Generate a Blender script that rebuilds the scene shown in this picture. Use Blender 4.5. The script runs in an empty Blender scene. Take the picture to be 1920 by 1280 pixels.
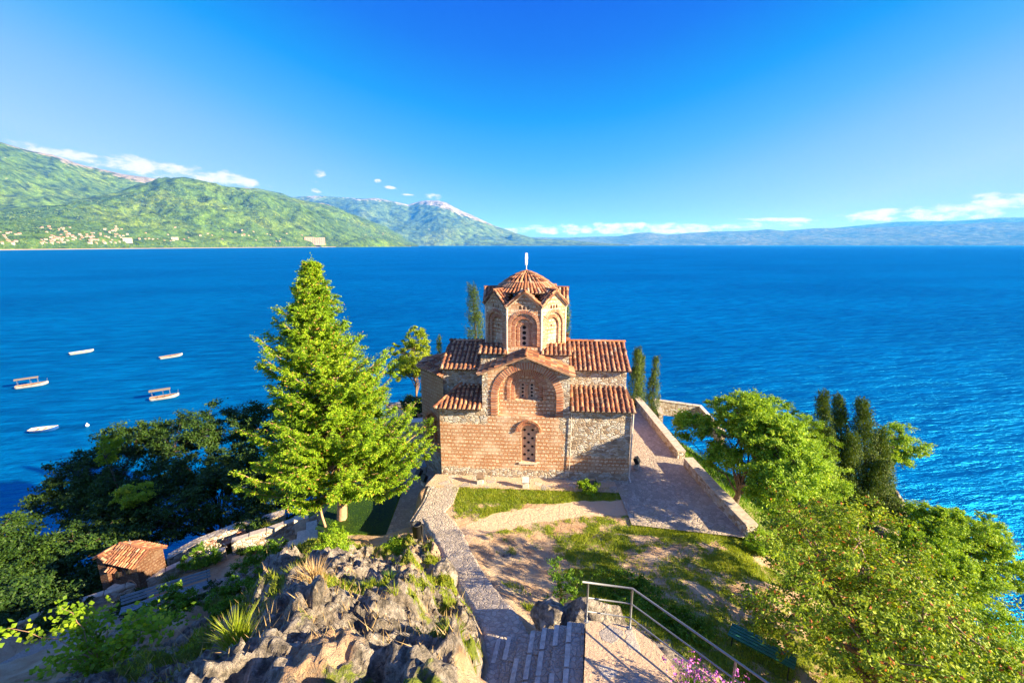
import bpy, math, random
import numpy as np
from mathutils import Vector, Matrix
from mathutils.geometry import tessellate_polygon
random.seed(7); rng = np.random.default_rng(11)
scene = bpy.context.scene
R = math.radians

# ---------------------------------------------------------------- camera
CAM_Z = 28.0; F_PX = 830.0; PITCH = math.atan(181/830)
cd = bpy.data.cameras.new('camera'); cam = bpy.data.objects.new('camera', cd)
scene.collection.objects.link(cam); scene.camera = cam
cd.sensor_fit = 'HORIZONTAL'; cd.sensor_width = 36; cd.lens = 36*F_PX/1920
cd.clip_start = 0.1; cd.clip_end = 200000
cam.location = (0, 0, CAM_Z); cam.rotation_euler = (R(90)-PITCH, 0, 0)

# ---------------------------------------------------------------- light
EXPO = 2.05
SUN_AZ = 20      # degrees behind the +x axis
SUN_EL = 21.5
sv = Vector((math.cos(R(SUN_AZ))*math.cos(R(SUN_EL)), -math.sin(R(SUN_AZ))*math.cos(R(SUN_EL)), math.sin(R(SUN_EL))))
ld = bpy.data.lights.new('sun', 'SUN'); ld.energy = 5.0; ld.angle = R(0.5); ld.color = (1, .84, .62)
sun = bpy.data.objects.new('sun', ld); scene.collection.objects.link(sun)
sun.rotation_euler = sv.to_track_quat('Z', 'Y').to_euler()
vs = scene.view_settings
vs.view_transform = 'Standard'; vs.look = 'None'; vs.gamma = 1; vs.use_curve_mapping = False; vs.exposure = EXPO
scene.cycles.volume_bounces = 0
scene.cycles.max_bounces = 6; scene.cycles.transparent_max_bounces = 6

# ---------------------------------------------------------------- node helper
class NT:
    def __init__(s, tree): s.t = tree; s.n = tree.nodes; s.l = tree.links
    def new(s, typ, **kw):
        n = s.n.new(typ)
        for k, v in kw.items(): setattr(n, k, v)
        return n
    def put(s, sock, v):
        if isinstance(v, bpy.types.NodeSocket): s.l.new(v, sock)
        elif v is not None:
            if sock.type == 'RGBA' and hasattr(v, '__len__') and len(v) == 3: v = (*v, 1)
            sock.default_value = v
    def m(s, op, a, b=0.0, c=None, clamp=False):
        n = s.new('ShaderNodeMath', operation=op, use_clamp=clamp)
        s.put(n.inputs[0], a); s.put(n.inputs[1], b)
        if c is not None: s.put(n.inputs[2], c)
        return n.outputs[0]
    def vm(s, op, a, b=None, out=0):
        n = s.new('ShaderNodeVectorMath', operation=op); s.put(n.inputs[0], a)
        if b is not None: s.put(n.inputs[1], b)
        return n.outputs[out]
    def scale(s, a, k):
        n = s.new('ShaderNodeVectorMath', operation='SCALE'); s.put(n.inputs[0], a); n.inputs['Scale'].default_value = k; return n.outputs[0]
    def mix(s, f, a, b, mode='MIX'):
        n = s.new('ShaderNodeMix', data_type='RGBA', blend_type=mode)
        s.put(n.inputs['Factor'], f); s.put(n.inputs[6], a); s.put(n.inputs[7], b); return n.outputs[2]
    def ramp(s, f, stops):
        n = s.new('ShaderNodeValToRGB'); s.put(n.inputs[0], f); e = n.color_ramp.elements
        while len(e) < len(stops): e.new(.5)
        for q, (p, c) in zip(e, stops): q.position = p; q.color = (*c, 1) if hasattr(c, '__len__') else (c, c, c, 1)
        return n.outputs[0]
    def sm(s, v, lo, hi):
        n = s.new('ShaderNodeMapRange', interpolation_type='SMOOTHSTEP')
        s.put(n.inputs[0], v); s.put(n.inputs[1], lo); s.put(n.inputs[2], hi); return n.outputs[0]
    def noise(s, vec, scale, detail=4, rough=.55, out='Fac'):
        n = s.new('ShaderNodeTexNoise'); s.put(n.inputs['Vector'], vec); s.put(n.inputs['Scale'], scale)
        n.inputs['Detail'].default_value = detail; n.inputs['Roughness'].default_value = rough; return n.outputs[out]
    def voro(s, vec, scale, feature='F1', out='Distance'):
        n = s.new('ShaderNodeTexVoronoi', feature=feature); s.put(n.inputs['Vector'], vec); s.put(n.inputs['Scale'], scale); return n.outputs[out]
    def bump(s, h, strength=.5, dist=.02, normal=None):
        n = s.new('ShaderNodeBump'); s.put(n.inputs['Height'], h); n.inputs['Strength'].default_value = strength
        n.inputs['Distance'].default_value = dist
        if normal is not None: s.put(n.inputs['Normal'], normal)
        return n.outputs[0]
    def coord(s, which='Object'): return s.new('ShaderNodeTexCoord').outputs[which]
    def xyz(s, v): n = s.new('ShaderNodeSeparateXYZ'); s.put(n.inputs[0], v); return n.outputs
    def vec(s, x, y, z=0.0):
        n = s.new('ShaderNodeCombineXYZ'); s.put(n.inputs[0], x); s.put(n.inputs[1], y); s.put(n.inputs[2], z); return n.outputs[0]

def material(name, fn):
    mt = bpy.data.materials.new(name); mt.use_nodes = True; t = NT(mt.node_tree)
    b = t.n['Principled BSDF']; b.inputs['Roughness'].default_value = .85
    fn(t, b); return mt

# ---------------------------------------------------------------- world: polarised evening sky with low clouds
def pix_dir(u, v):
    x = (u-960)/F_PX; y = -(v-640)/F_PX; c, s = math.cos(PITCH), math.sin(PITCH)
    return x, c+y*s, -s+y*c
def pix_az(u, v):
    a, b, c = pix_dir(u, v); return math.atan2(a, b), c/math.hypot(a, b)
w = bpy.data.worlds.new('World'); scene.world = w; w.use_nodes = True; t = NT(w.node_tree)
bg = t.n['Background']; g = t.coord('Generated'); X, Y, Z = t.xyz(g)
sky = t.new('ShaderNodeTexSky', sky_type='NISHITA', sun_disc=False); sky.sun_elevation = R(SUN_EL); sky.sun_rotation = R(90+SUN_AZ)
ax = (math.cos(R(4)), -math.sin(R(4)), 0)
dt = t.vm('DOT_PRODUCT', g, ax, out=1); c2 = t.m('MULTIPLY', dt, dt)
zz = t.m('MAXIMUM', Z, 0.0)
e = t.m('EXPONENT', t.m('MULTIPLY', zz, -1/.58))
wh = t.m('MULTIPLY', t.m('MULTIPLY', e, .488), t.m('MULTIPLY_ADD', c2, .75, 1.0), clamp=True)
K = 2**-EXPO
skyc = t.ramp(wh, [(.22, (0, .09*K, .78*K)), (.265, (0, .15*K, .84*K)), (.32, (0, .30*K, .90*K)), (.375, (.08*K, .40*K, .92*K)), (.43, (.22*K, .49*K, .92*K)), (.52, (.38*K, .60*K, .94*K))])
# sky overhead and behind the camera, out of view, brightened to lift the shadows
sky_fill = t.m('MAXIMUM', t.m('MULTIPLY', t.sm(Z, .50, .85), .55), t.sm(t.m('MULTIPLY', Y, -1.0), -.02, .55))
skyc = t.mix(t.m('MULTIPLY', sky_fill, .55), skyc, (.42*K, .68*K, 1.35*K))
skyc = t.mix(.01, skyc, t.mix(1, sky.outputs[0], (.09, .09, .09), 'MULTIPLY'))
az = t.m('ARCTAN2', X, Y); te = t.m('DIVIDE', Z, t.m('SQRT', t.m('ADD', t.m('MULTIPLY', X, X), t.m('MULTIPLY', Y, Y))))
acc = None
for (u, v, hu, hv, u2, v2) in [(270, 314, 225, 19, 480, 345), (130, 291, 90, 9, 200, 305), (440, 336, 50, 13, 470, 342), (597, 324, 15, 11, 615, 328), (593, 343, 8, 4, 600, 343), (592, 357, 13, 5, 600, 359),
        (708, 340, 9, 5, 715, 340), (732, 352, 14, 3, 745, 354), (816, 369, 22, 8, 830, 371), (760, 365, 16, 2, 780, 366),
        (1890, 376, 80, 26, 1920, 375), (1790, 398, 150, 18, 1850, 396), (1640, 404, 90, 14, 1700, 402), (1230, 424, 330, 8, 1400, 422), (1120, 433, 260, 8, 1400, 431), (1000, 430, 90, 5, 1100, 430), (1460, 412, 130, 4, 1500, 412)]:
    a0, e0 = pix_az(u, v); a1, e1 = pix_az(u+hu, v); _, e2 = pix_az(u, v-hv); a3, e3 = pix_az(u2, v2)
    sl = (e3-e0)/(a3-a0); ra = abs(a1-a0); re = abs(e2-e0)
    da = t.m('SUBTRACT', az, a0); de = t.m('SUBTRACT', t.m('SUBTRACT', te, e0), t.m('MULTIPLY', da, sl))
    q1 = t.m('DIVIDE', da, ra); q2 = t.m('DIVIDE', de, re)
    v_ = t.m('SUBTRACT', 1.0, t.m('ADD', t.m('MULTIPLY', q1, q1), t.m('MULTIPLY', q2, q2)))
    acc = v_ if acc is None else t.m('MAXIMUM', acc, v_)
cn = t.noise(t.vec(t.m('MULTIPLY', az, 1.0), t.m('MULTIPLY', te, 2.2)), 26, 8, .62)
cm = t.m('ADD', t.m('MINIMUM', acc, .75), t.m('MULTIPLY', t.m('SUBTRACT', cn, .53), 4.5))
cm = t.m('MULTIPLY', t.sm(cm, .0, 1.05), t.sm(acc, -1.2, .1))
cm = t.m('MULTIPLY', cm, .96)
skyc = t.mix(cm, skyc, (.98*K, .99*K, 1.02*K))
t.put(bg.inputs[0], skyc); bg.inputs[1].default_value = 1.0

# ---------------------------------------------------------------- object helpers
COL = scene.collection
def tag(o, label=None, cat=None, group=None, kind=None):
    if label: o['label'] = label
    if cat: o['category'] = cat
    if group: o['group'] = group
    if kind: o['kind'] = kind
    return o
def empty(name, loc=(0, 0, 0), rz=0.0, label=None, cat=None, group=None):
    o = bpy.data.objects.new(name, None); COL.objects.link(o); o.location = loc; o.rotation_euler = (0, 0, rz)
    o.empty_display_size = .2
    return tag(o, label, cat, group)
def npmesh(name, verts, faces, mats, parent=None, smooth=False, mi=None, uv=None, attrs=None):
    """faces: int array (n,k) or list of lists"""
    me = bpy.data.meshes.new(name)
    verts = np.asarray(verts, dtype=np.float32).reshape(-1, 3)
    if isinstance(faces, np.ndarray):
        n, k = faces.shape; loops = faces.ravel().astype(np.int32); starts = np.arange(n, dtype=np.int32)*k; tot = np.full(n, k, np.int32)
    else:
        tot = np.array([len(f) for f in faces], np.int32); loops = np.fromiter((i for f in faces for i in f), np.int32)
        starts = np.concatenate([[0], np.cumsum(tot)[:-1]]).astype(np.int32); n = len(faces)
    me.vertices.add(len(verts)); me.vertices.foreach_set('co', verts.ravel())
    me.loops.add(len(loops)); me.loops.foreach_set('vertex_index', loops)
    me.polygons.add(n); me.polygons.foreach_set('loop_start', starts); me.polygons.foreach_set('loop_total', tot)
    if mi is not None: me.polygons.foreach_set('material_index', np.asarray(mi, np.int32))
    me.update(calc_edges=True)
    me.polygons.foreach_set('use_smooth', np.full(n, bool(smooth)))
    if uv is not None:
        l = me.uv_layers.new(name='wall'); l.data.foreach_set('uv', np.asarray(uv, np.float32).ravel())
    if attrs:
        for an, av in attrs.items():
            a = me.attributes.new(an, 'FLOAT', 'POINT'); a.data.foreach_set('value', np.asarray(av, np.float32).ravel())
    for m_ in (mats if isinstance(mats, (list, tuple)) else [mats]): me.materials.append(m_)
    o = bpy.data.objects.new(name, me); COL.objects.link(o)
    if parent: o.parent = parent
    return o
class MB:
    def __init__(s): s.v = []; s.f = []; s.mi = []; s.uv = []
    def face(s, pts, mi=0, uv=None):
        i = len(s.v); s.v += [tuple(p) for p in pts]; s.f.append(list(range(i, i+len(pts)))); s.mi.append(mi)
        if uv is None:
            a, b, c = Vector(pts[0]), Vector(pts[1]), Vector(pts[-1]); nrm = (b-a).cross(c-a)
            k = max(range(3), key=lambda q: abs(nrm[q]))
            uv = [((p[1], p[2]) if k == 0 else (p[0], p[2]) if k == 1 else (p[0], p[1])) for p in pts]
        s.uv += uv
    def box(s, x0, x1, y0, y1, z0, z1, mi=0, M=None, taper=0):
        t_ = taper
        P = [(x0, y0, z0), (x1, y0, z0), (x1, y1, z0), (x0, y1, z0), (x0+t_, y0+t_, z1), (x1-t_, y0+t_, z1), (x1-t_, y1-t_, z1), (x0+t_, y1-t_, z1)]
        if M is not None: P = [tuple(M @ Vector(p)) for p in P]
        for q in ((0, 3, 2, 1), (4, 5, 6, 7), (0, 1, 5, 4), (1, 2, 6, 5), (2, 3, 7, 6), (3, 0, 4, 7)): s.face([P[i] for i in q], mi)
    def tube(s, pts, rad, n=8, mi=0, caps=True):
        pts = [Vector(p) for p in pts]; rad = rad if hasattr(rad, '__len__') else [rad]*len(pts); rings = []
        for i, p in enumerate(pts):
            d = (pts[min(i+1, len(pts)-1)]-pts[max(i-1, 0)]); d = d.normalized() if d.length > 1e-9 else Vector((0, 0, 1))
            a = d.cross(Vector((0, 0, 1)) if abs(d.z) < .9 else Vector((1, 0, 0))).normalized(); b = d.cross(a)
            rings.append([tuple(p+(a*math.cos(2*math.pi*k/n)+b*math.sin(2*math.pi*k/n))*rad[i]) for k in range(n)])
        i0 = len(s.v)
        for r_ in rings: s.v += r_
        for i in range(len(rings)-1):
            for k in range(n):
                a, b = i0+i*n+k, i0+i*n+(k+1) % n
                s.f.append([a, b, b+n, a+n]); s.mi.append(mi); s.uv += [(0, 0)]*4
        if caps:
            s.f.append([i0+k for k in range(n)]); s.mi.append(mi); s.uv += [(0, 0)]*n
            s.f.append([i0+(len(rings)-1)*n+k for k in reversed(range(n))]); s.mi.append(mi); s.uv += [(0, 0)]*n
    def lathe(s, prof, n=16, mi=0, c=(0, 0, 0)):
        i0 = len(s.v)
        for (r_, z) in prof: s.v += [(c[0]+r_*math.cos(2*math.pi*k/n), c[1]+r_*math.sin(2*math.pi*k/n), c[2]+z) for k in range(n)]
        for i in range(len(prof)-1):
            for k in range(n):
                a, b = i0+i*n+k, i0+i*n+(k+1) % n
                s.f.append([a, b, b+n, a+n]); s.mi.append(mi); s.uv += [(0, 0)]*4
    def panel(s, outline, holes, P, U, mi=0, depth=0.0, N=None, mi_rev=None):
        """flat wall panel in plane P+u*U+v*Z with holes [(outline2d, depth)]"""
        U = Vector(U); P = Vector(P); Zv = Vector((0, 0, 1)); N = Vector(N) if N is not None else U.cross(Zv)
        loops = [[(p[0], p[1], 0) for p in outline]]+[[(p[0], p[1], 0) for p in h] for h, _ in holes]
        flat = [p for l in loops for p in l]
        for tri in tessellate_polygon([[Vector(p) for p in l] for l in loops]):
            q = [flat[i] for i in tri]
            if (q[1][0]-q[0][0])*(q[2][1]-q[0][1])-(q[1][1]-q[0][1])*(q[2][0]-q[0][0]) < 0: q = q[::-1]
            s.face([P+U*a[0]+Zv*a[1] for a in q], mi, [(a[0], a[1]) for a in q])
        for h, d in holes:
            for a, b in zip(h, h[1:]+h[:1]):
                A, B = P+U*a[0]+Zv*a[1], P+U*b[0]+Zv*b[1]
                s.face([A, B, B-N*d, A-N*d], mi if mi_rev is None else mi_rev, [(a[0], a[1]), (b[0], b[1]), (b[0]+d, b[1]), (a[0]+d, a[1])])
    def build(s, name, mats, parent=None, smooth=False):
        return npmesh(name, s.v, s.f, mats, parent, smooth, s.mi, s.uv)

# value noise in numpy
def _h(ix, iy, seed):
    n = (ix.astype(np.int64)*374761393+iy.astype(np.int64)*668265263+seed*974711) & 0xffffffff
    n = ((n ^ (n >> 13))*1274126177) & 0xffffffff
    return ((n ^ (n >> 16)) & 0xffff)/65535.0
def vnoise(x, y, seed=0):
    ix = np.floor(x); iy = np.floor(y); fx = x-ix; fy = y-iy; fx = fx*fx*(3-2*fx); fy = fy*fy*(3-2*fy)
    a = _h(ix, iy, seed); b = _h(ix+1, iy, seed); c = _h(ix, iy+1, seed); d = _h(ix+1, iy+1, seed)
    return (a*(1-fx)+b*fx)*(1-fy)+(c*(1-fx)+d*fx)*fy
def fbm(x, y, o=5, seed=0, g=.5):
    x = np.asarray(x, float); y = np.asarray(y, float); s = 0; a = 1; t_ = 0
    for k in range(o): s = s+a*vnoise(x*2**k+17*k, y*2**k-9*k, seed+k); t_ += a; a *= g
    return s/t_
def worley(x, y, seed=0):
    ix, iy = np.floor(x), np.floor(y); f1 = np.full(x.shape, 9.); f2 = f1.copy(); idv = np.zeros(x.shape); ox = np.zeros(x.shape); oy = np.zeros(x.shape)
    for a in (-1, 0, 1):
        for b in (-1, 0, 1):
            cx = ix+a; cy = iy+b; px_ = cx+_h(cx, cy, seed); py_ = cy+_h(cx, cy, seed+7); d = np.hypot(x-px_, y-py_); nf = d < f1
            f2 = np.where(nf, f1, np.minimum(f2, d)); idv = np.where(nf, _h(cx, cy, seed+13), idv); ox = np.where(nf, x-px_, ox); oy = np.where(nf, y-py_, oy); f1 = np.where(nf, d, f1)
    return f2-f1, idv, ox, oy
def sstep(v, a, b): q = np.clip((v-a)/(b-a), 0, 1); return q*q*(3-2*q)
# ---------------------------------------------------------------- materials
def mat_rubble_nodes(t, uv, sc=6.0, cols=None, mortar=(.36, .27, .19)):
    d = t.noise(uv, 3.0, 3, out='Color'); p = t.vm('ADD', uv, t.scale(t.vm('SUBTRACT', d, (.5, .5, .5)), .18))
    st = t.vm('MULTIPLY', p, (.75, 1.35, 1))
    edge = t.voro(st, sc, 'DISTANCE_TO_EDGE'); rnd = t.xyz(t.voro(st, sc, 'F1', 'Color'))[0]
    c = t.ramp(rnd, cols or [(0, (.30, .21, .15)), (.3, (.50, .40, .30)), (.55, (.64, .58, .50)), (.8, (.70, .67, .62)), (1, (.46, .43, .41))])
    fine = t.noise(uv, 30, 5, .7)
    c = t.mix(.75, c, t.ramp(fine, [(.25, .35), (.75, 1.0)]), 'MULTIPLY')
    e = t.sm(edge, .0, .09); c = t.mix(t.m('SUBTRACT', 1.0, e), c, mortar)
    h = t.m('ADD', t.m('MULTIPLY', t.sm(edge, 0, .16), 1.0), t.m('MULTIPLY', fine, .55))
    return c, h
def mat_course_nodes(t, uv):
    d = t.noise(uv, 3.2, 3, out='Color')
    n = t.new('ShaderNodeVectorMath', operation='SCALE'); t.put(n.inputs[0], t.vm('SUBTRACT', d, (.5, .5, .5))); n.inputs['Scale'].default_value = .13
    p = t.vm('ADD', uv, n.outputs[0]); x, y, _ = t.xyz(p)
    P = .20
    fr = t.m('FRACT', t.m('DIVIDE', y, P))
    a = t.new('ShaderNodeTexBrick', offset=.37, offset_frequency=2); t.put(a.inputs['Vector'], p); a.inputs['Scale'].default_value = 1
    a.inputs['Brick Width'].default_value = .21; a.inputs['Row Height'].default_value = P; a.inputs['Mortar Size'].default_value = .03
    a.inputs['Color1'].default_value = (.84, .66, .48, 1); a.inputs['Color2'].default_value = (.54, .37, .24, 1); a.inputs['Mortar'].default_value = (.46, .20, .095, 1); a.inputs['Bias'].default_value = 0
    b = t.new('ShaderNodeTexBrick', offset=.5); t.put(b.inputs['Vector'], p); b.inputs['Scale'].default_value = 1
    b.inputs['Brick Width'].default_value = .31; b.inputs['Row Height'].default_value = .09; b.inputs['Mortar Size'].default_value = .016
    b.inputs['Color1'].default_value = (.60, .27, .115, 1); b.inputs['Color2'].default_value = (.44, .17, .07, 1); b.inputs['Mortar'].default_value = (.50, .37, .25, 1)
    band = t.m('LESS_THAN', fr, .46)
    brk = t.noise(p, 1.3, 4); band = t.m('MULTIPLY', band, t.m('GREATER_THAN', t.m('ADD', brk, 0), .38))
    c = t.mix(band, a.outputs['Color'], b.outputs['Color'])
    fine = t.noise(uv, 24, 5, .7); c = t.mix(.8, c, t.ramp(fine, [(.3, .25), (.62, 1.05)]), 'MULTIPLY')
    blot = t.noise(uv, 1.1, 4); c = t.mix(t.sm(blot, .46, .7), c, t.mix(.5, c, (.74, .62, .48))); c = t.mix(t.m('MULTIPLY', t.sm(t.noise(uv, 2.6, 5, .7), .58, .72), .6), c, (.30, .22, .16))
    # bricks proud, stones slightly back, mortar grooves
    h = t.m('ADD', t.m('MULTIPLY', t.m('SUBTRACT', 1.0, t.m('MULTIPLY', b.outputs['Fac'], band)), .5), t.m('MULTIPLY', band, .5))
    h = t.m('SUBTRACT', h, t.m('MULTIPLY', t.m('MULTIPLY', a.outputs['Fac'], t.m('SUBTRACT', 1.0, band)), .4))
    h = t.m('ADD', h, t.m('MULTIPLY', fine, .6))
    return c, h
def uvn(t):
    n = t.new('ShaderNodeUVMap', uv_map='wall'); return n.outputs[0]
def f_facade(t, b):
    uv = uvn(t); x, y, _ = t.xyz(uv); c1, h1 = mat_course_nodes(t, uv); c2, h2 = mat_rubble_nodes(t, uv)
    n = t.m('MULTIPLY', t.m('SUBTRACT', t.noise(uv, 1.6, 4), .5), 1.6)
    xr = t.m('ADD', x, n); yr = t.m('ADD', y, t.m('MULTIPLY', n, .35))
    right = t.m('MULTIPLY', t.m('GREATER_THAN', xr, 1.35), t.m('GREATER_THAN', yr, 1.35))
    low = t.m('LESS_THAN', yr, .5)
    ul = t.m('MULTIPLY', t.m('LESS_THAN', x, -2.35), t.m('GREATER_THAN', yr, 2.95))
    side = t.m('MULTIPLY', t.m('GREATER_THAN', t.m('ABSOLUTE', t.m('ADD', x, .36)), 1.95), t.m('GREATER_THAN', yr, 3.3))
    mk = t.m('MAXIMUM', t.m('MAXIMUM', right, low), t.m('MAXIMUM', ul, side), clamp=True)
    c = t.mix(mk, c1, c2); h = t.new('ShaderNodeMix', data_type='FLOAT'); t.put(h.inputs[0], mk); t.put(h.inputs[2], h1); t.put(h.inputs[3], h2)
    stain = t.noise(t.vec(t.m('MULTIPLY', x, 1.5), t.m('MULTIPLY', y, .5)), 1.5, 4)
    c = t.mix(t.m('MULTIPLY', t.sm(stain, .55, .8), .35), c, (.25, .2, .16))
    t.put(b.inputs['Base Color'], c); t.put(b.inputs['Normal'], t.bump(h.outputs[0], .8, .045))
def f_course(t, b):
    c, h = mat_course_nodes(t, uvn(t)); t.put(b.inputs['Base Color'], c); t.put(b.inputs['Normal'], t.bump(h, .8, .04))
def f_shrine(t, b):
    c, h = mat_course_nodes(t, uvn(t)); t.put(b.inputs['Base Color'], t.mix(1, c, (.26, .21, .19), 'MULTIPLY')); t.put(b.inputs['Normal'], t.bump(h, .8, .04))  # course masonry darkened, the chapel's shade put into its wall colour
def f_rubble(t, b):
    c, h = mat_rubble_nodes(t, uvn(t)); t.put(b.inputs['Base Color'], c); t.put(b.inputs['Normal'], t.bump(h, .8, .05))
def f_apse(t, b):
    uv = uvn(t); _, y, _ = t.xyz(uv); c1, h1 = mat_course_nodes(t, uv); c2, h2 = mat_rubble_nodes(t, uv)
    mk = t.m('LESS_THAN', t.m('ADD', y, t.m('MULTIPLY', t.noise(uv, 2, 3), .5)), .6)
    t.put(b.inputs['Base Color'], t.mix(mk, t.mix(.45, c1, (.42, .17, .09)), c2)); t.put(b.inputs['Normal'], t.bump(h1, .8, .04))
def f_island(stops, bumpsc=20, bs=.4, bd=.01, rough=.85, dirt=None):
    def f(t, b):
        r_ = t.new('ShaderNodeNewGeometry').outputs['Random Per Island']; c = t.ramp(r_, stops); o = t.coord()
        n = t.noise(o, bumpsc, 5, .65); c = t.mix(.6, c, t.ramp(n, [(.3, .45), (.7, 1.0)]), 'MULTIPLY')
        if dirt: c = t.mix(t.sm(t.noise(o, 1.7, 5, .6), .52, .68), c, dirt)
        t.put(b.inputs['Base Color'], c); t.put(b.inputs['Normal'], t.bump(n, bs, bd)); b.inputs['Roughness'].default_value = rough
    return f
def f_plain(col, var=.35, sc=8, bs=.3, bd=.01, rough=.8, metal=0):
    def f(t, b):
        o = t.coord(); n = t.noise(o, sc, 5, .65)
        t.put(b.inputs['Base Color'], t.mix(t.ramp(n, [(.3, 0), (.7, 1)]), tuple(q*(1-var) for q in col), tuple(min(1, q*(1+var)) for q in col)))
        t.put(b.inputs['Normal'], t.bump(n, bs, bd)); b.inputs['Roughness'].default_value = rough; b.inputs['Metallic'].default_value = metal
    return f
def f_leaf(stops, trans=.35, sc=.8, acc=None, rough=.55):
    def f(t, b):
        r_ = t.new('ShaderNodeNewGeometry').outputs['Random Per Island']
        o = t.coord(); n = t.noise(o, sc, 3)
        v_ = t.m('ADD', t.m('MULTIPLY', r_, .6), t.m('MULTIPLY', t.m('SUBTRACT', n, .3), 1.0), clamp=True)
        c = t.ramp(v_, stops)
        if acc: c = t.mix(t.m('GREATER_THAN', t.m('FRACT', t.m('MULTIPLY', r_, 77.7)), 1-acc[0]), c, acc[1])
        t.put(b.inputs['Base Color'], c); b.inputs['Roughness'].default_value = rough; b.inputs['Specular IOR Level'].default_value = .25
        tr = t.new('ShaderNodeBsdfTranslucent'); t.put(tr.inputs[0], t.mix(1, c, (1.3, 1.2, .5), 'MULTIPLY'))
        mx = t.new('ShaderNodeMixShader'); mx.inputs[0].default_value = trans
        t.l.new(b.outputs[0], mx.inputs[1]); t.l.new(tr.outputs[0], mx.inputs[2])
        t.l.new(mx.outputs[0], t.n['Material Output'].inputs[0])
    return f
def f_paving(col1, col2, sc=3.0, mortar=(.30, .24, .19)):
    def f(t, b):
        o = t.coord(); d = t.noise(o, 2.0, 3, out='Color'); nn = t.new('ShaderNodeVectorMath', operation='SCALE'); t.put(nn.inputs[0], d); nn.inputs['Scale'].default_value = .25
        x, y, z = t.xyz(t.vm('ADD', o, nn.outputs[0])); p = t.vec(x, y, 0)
        e_ = t.voro(p, sc, 'DISTANCE_TO_EDGE'); r_ = t.xyz(t.voro(p, sc, 'F1', 'Color'))[1]
        fine = t.noise(o, 18, 6, .7)
        c = t.mix(r_, col1, col2); c = t.mix(.7, c, t.ramp(fine, [(.25, .45), (.7, 1.0)]), 'MULTIPLY')
        c = t.mix(t.m('SUBTRACT', 1.0, t.sm(e_, 0, .08)), c, mortar)
        c = t.mix(t.m('MULTIPLY', t.sm(t.noise(o, .5, 4), .45, .7), .4), c, (.42, .33, .24))
        h = t.m('ADD', t.m('MULTIPLY', t.sm(e_, 0, .14), .8), t.m('MULTIPLY', fine, .7))
        t.put(b.inputs['Base Color'], c); t.put(b.inputs['Normal'], t.bump(h, .8, .03))
    return f
def f_slab(t, b):
    o = t.coord(); p = t.vm('ADD', o, t.scale(t.noise(o, 2.5, 4, out='Color'), .35)); x, y, z = t.xyz(p); p = t.vec(x, y, 0)
    e_ = t.voro(p, 2.6, 'DISTANCE_TO_EDGE'); cc = t.xyz(t.voro(p, 2.6, 'F1', 'Color')); fine = t.noise(o, 14, 7, .72); sp = t.noise(o, 60, 3, .7)
    sand = t.mix(t.noise(o, 1.5, 5), (.62, .44, .30), (.50, .35, .24)); st = t.mix(cc[1], (.34, .30, .28), (.58, .50, .42)); st = t.mix(t.m('GREATER_THAN', sp, .55), st, (.30, .27, .26))
    m_ = t.m('MULTIPLY', t.m('GREATER_THAN', cc[0], .62), t.sm(e_, .06, .12)); c = t.mix(m_, sand, st); c = t.mix(.7, c, t.ramp(fine, [(.3, .4), (.6, 1.05)]), 'MULTIPLY')
    t.put(b.inputs['Base Color'], c); t.put(b.inputs['Normal'], t.bump(t.m('ADD', t.m('MULTIPLY', m_, .5), t.m('MULTIPLY', fine, 1.3)), .9, .05))
def rock_nodes(t, o):
    w_ = t.noise(o, .9, 5, .6); f1 = t.noise(o, 5, 8, .7); f2 = t.noise(o, 26, 5, .7)
    d = t.new('ShaderNodeVectorMath', operation='SCALE'); t.put(d.inputs[0], t.noise(o, 1.5, 4, out='Color')); d.inputs['Scale'].default_value = .8
    cr = t.voro(t.vm('MULTIPLY', t.vm('ADD', o, d.outputs[0]), (1, 1, .5)), 1.6, 'DISTANCE_TO_EDGE')
    c = t.ramp(w_, [(.3, (.24, .18, .13)), (.42, (.40, .34, .28)), (.58, (.58, .50, .42)), (.72, (.50, .34, .22))])
    c = t.mix(.85, c, t.ramp(f1, [(.38, .10), (.5, .65), (.62, 1.25)]), 'MULTIPLY')
    c = t.mix(t.m('MULTIPLY', t.sm(t.noise(o, 3.1, 6, .7), .56, .68), .8), c, (.55, .51, .46))
    c = t.mix(t.m('MULTIPLY', t.m('SUBTRACT', 1.0, t.sm(cr, 0, .05)), .5), c, (.06, .05, .045))
    h = t.m('ADD', t.m('ADD', t.m('MULTIPLY', f1, 2.2), t.m('MULTIPLY', f2, .5)), t.m('MULTIPLY', t.sm(cr, 0, .08), .35))
    return c, h
def f_rock(t, b):
    c, h = rock_nodes(t, t.coord()); t.put(b.inputs['Base Color'], c); t.put(b.inputs['Normal'], t.bump(h, 1.0, .16))
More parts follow.
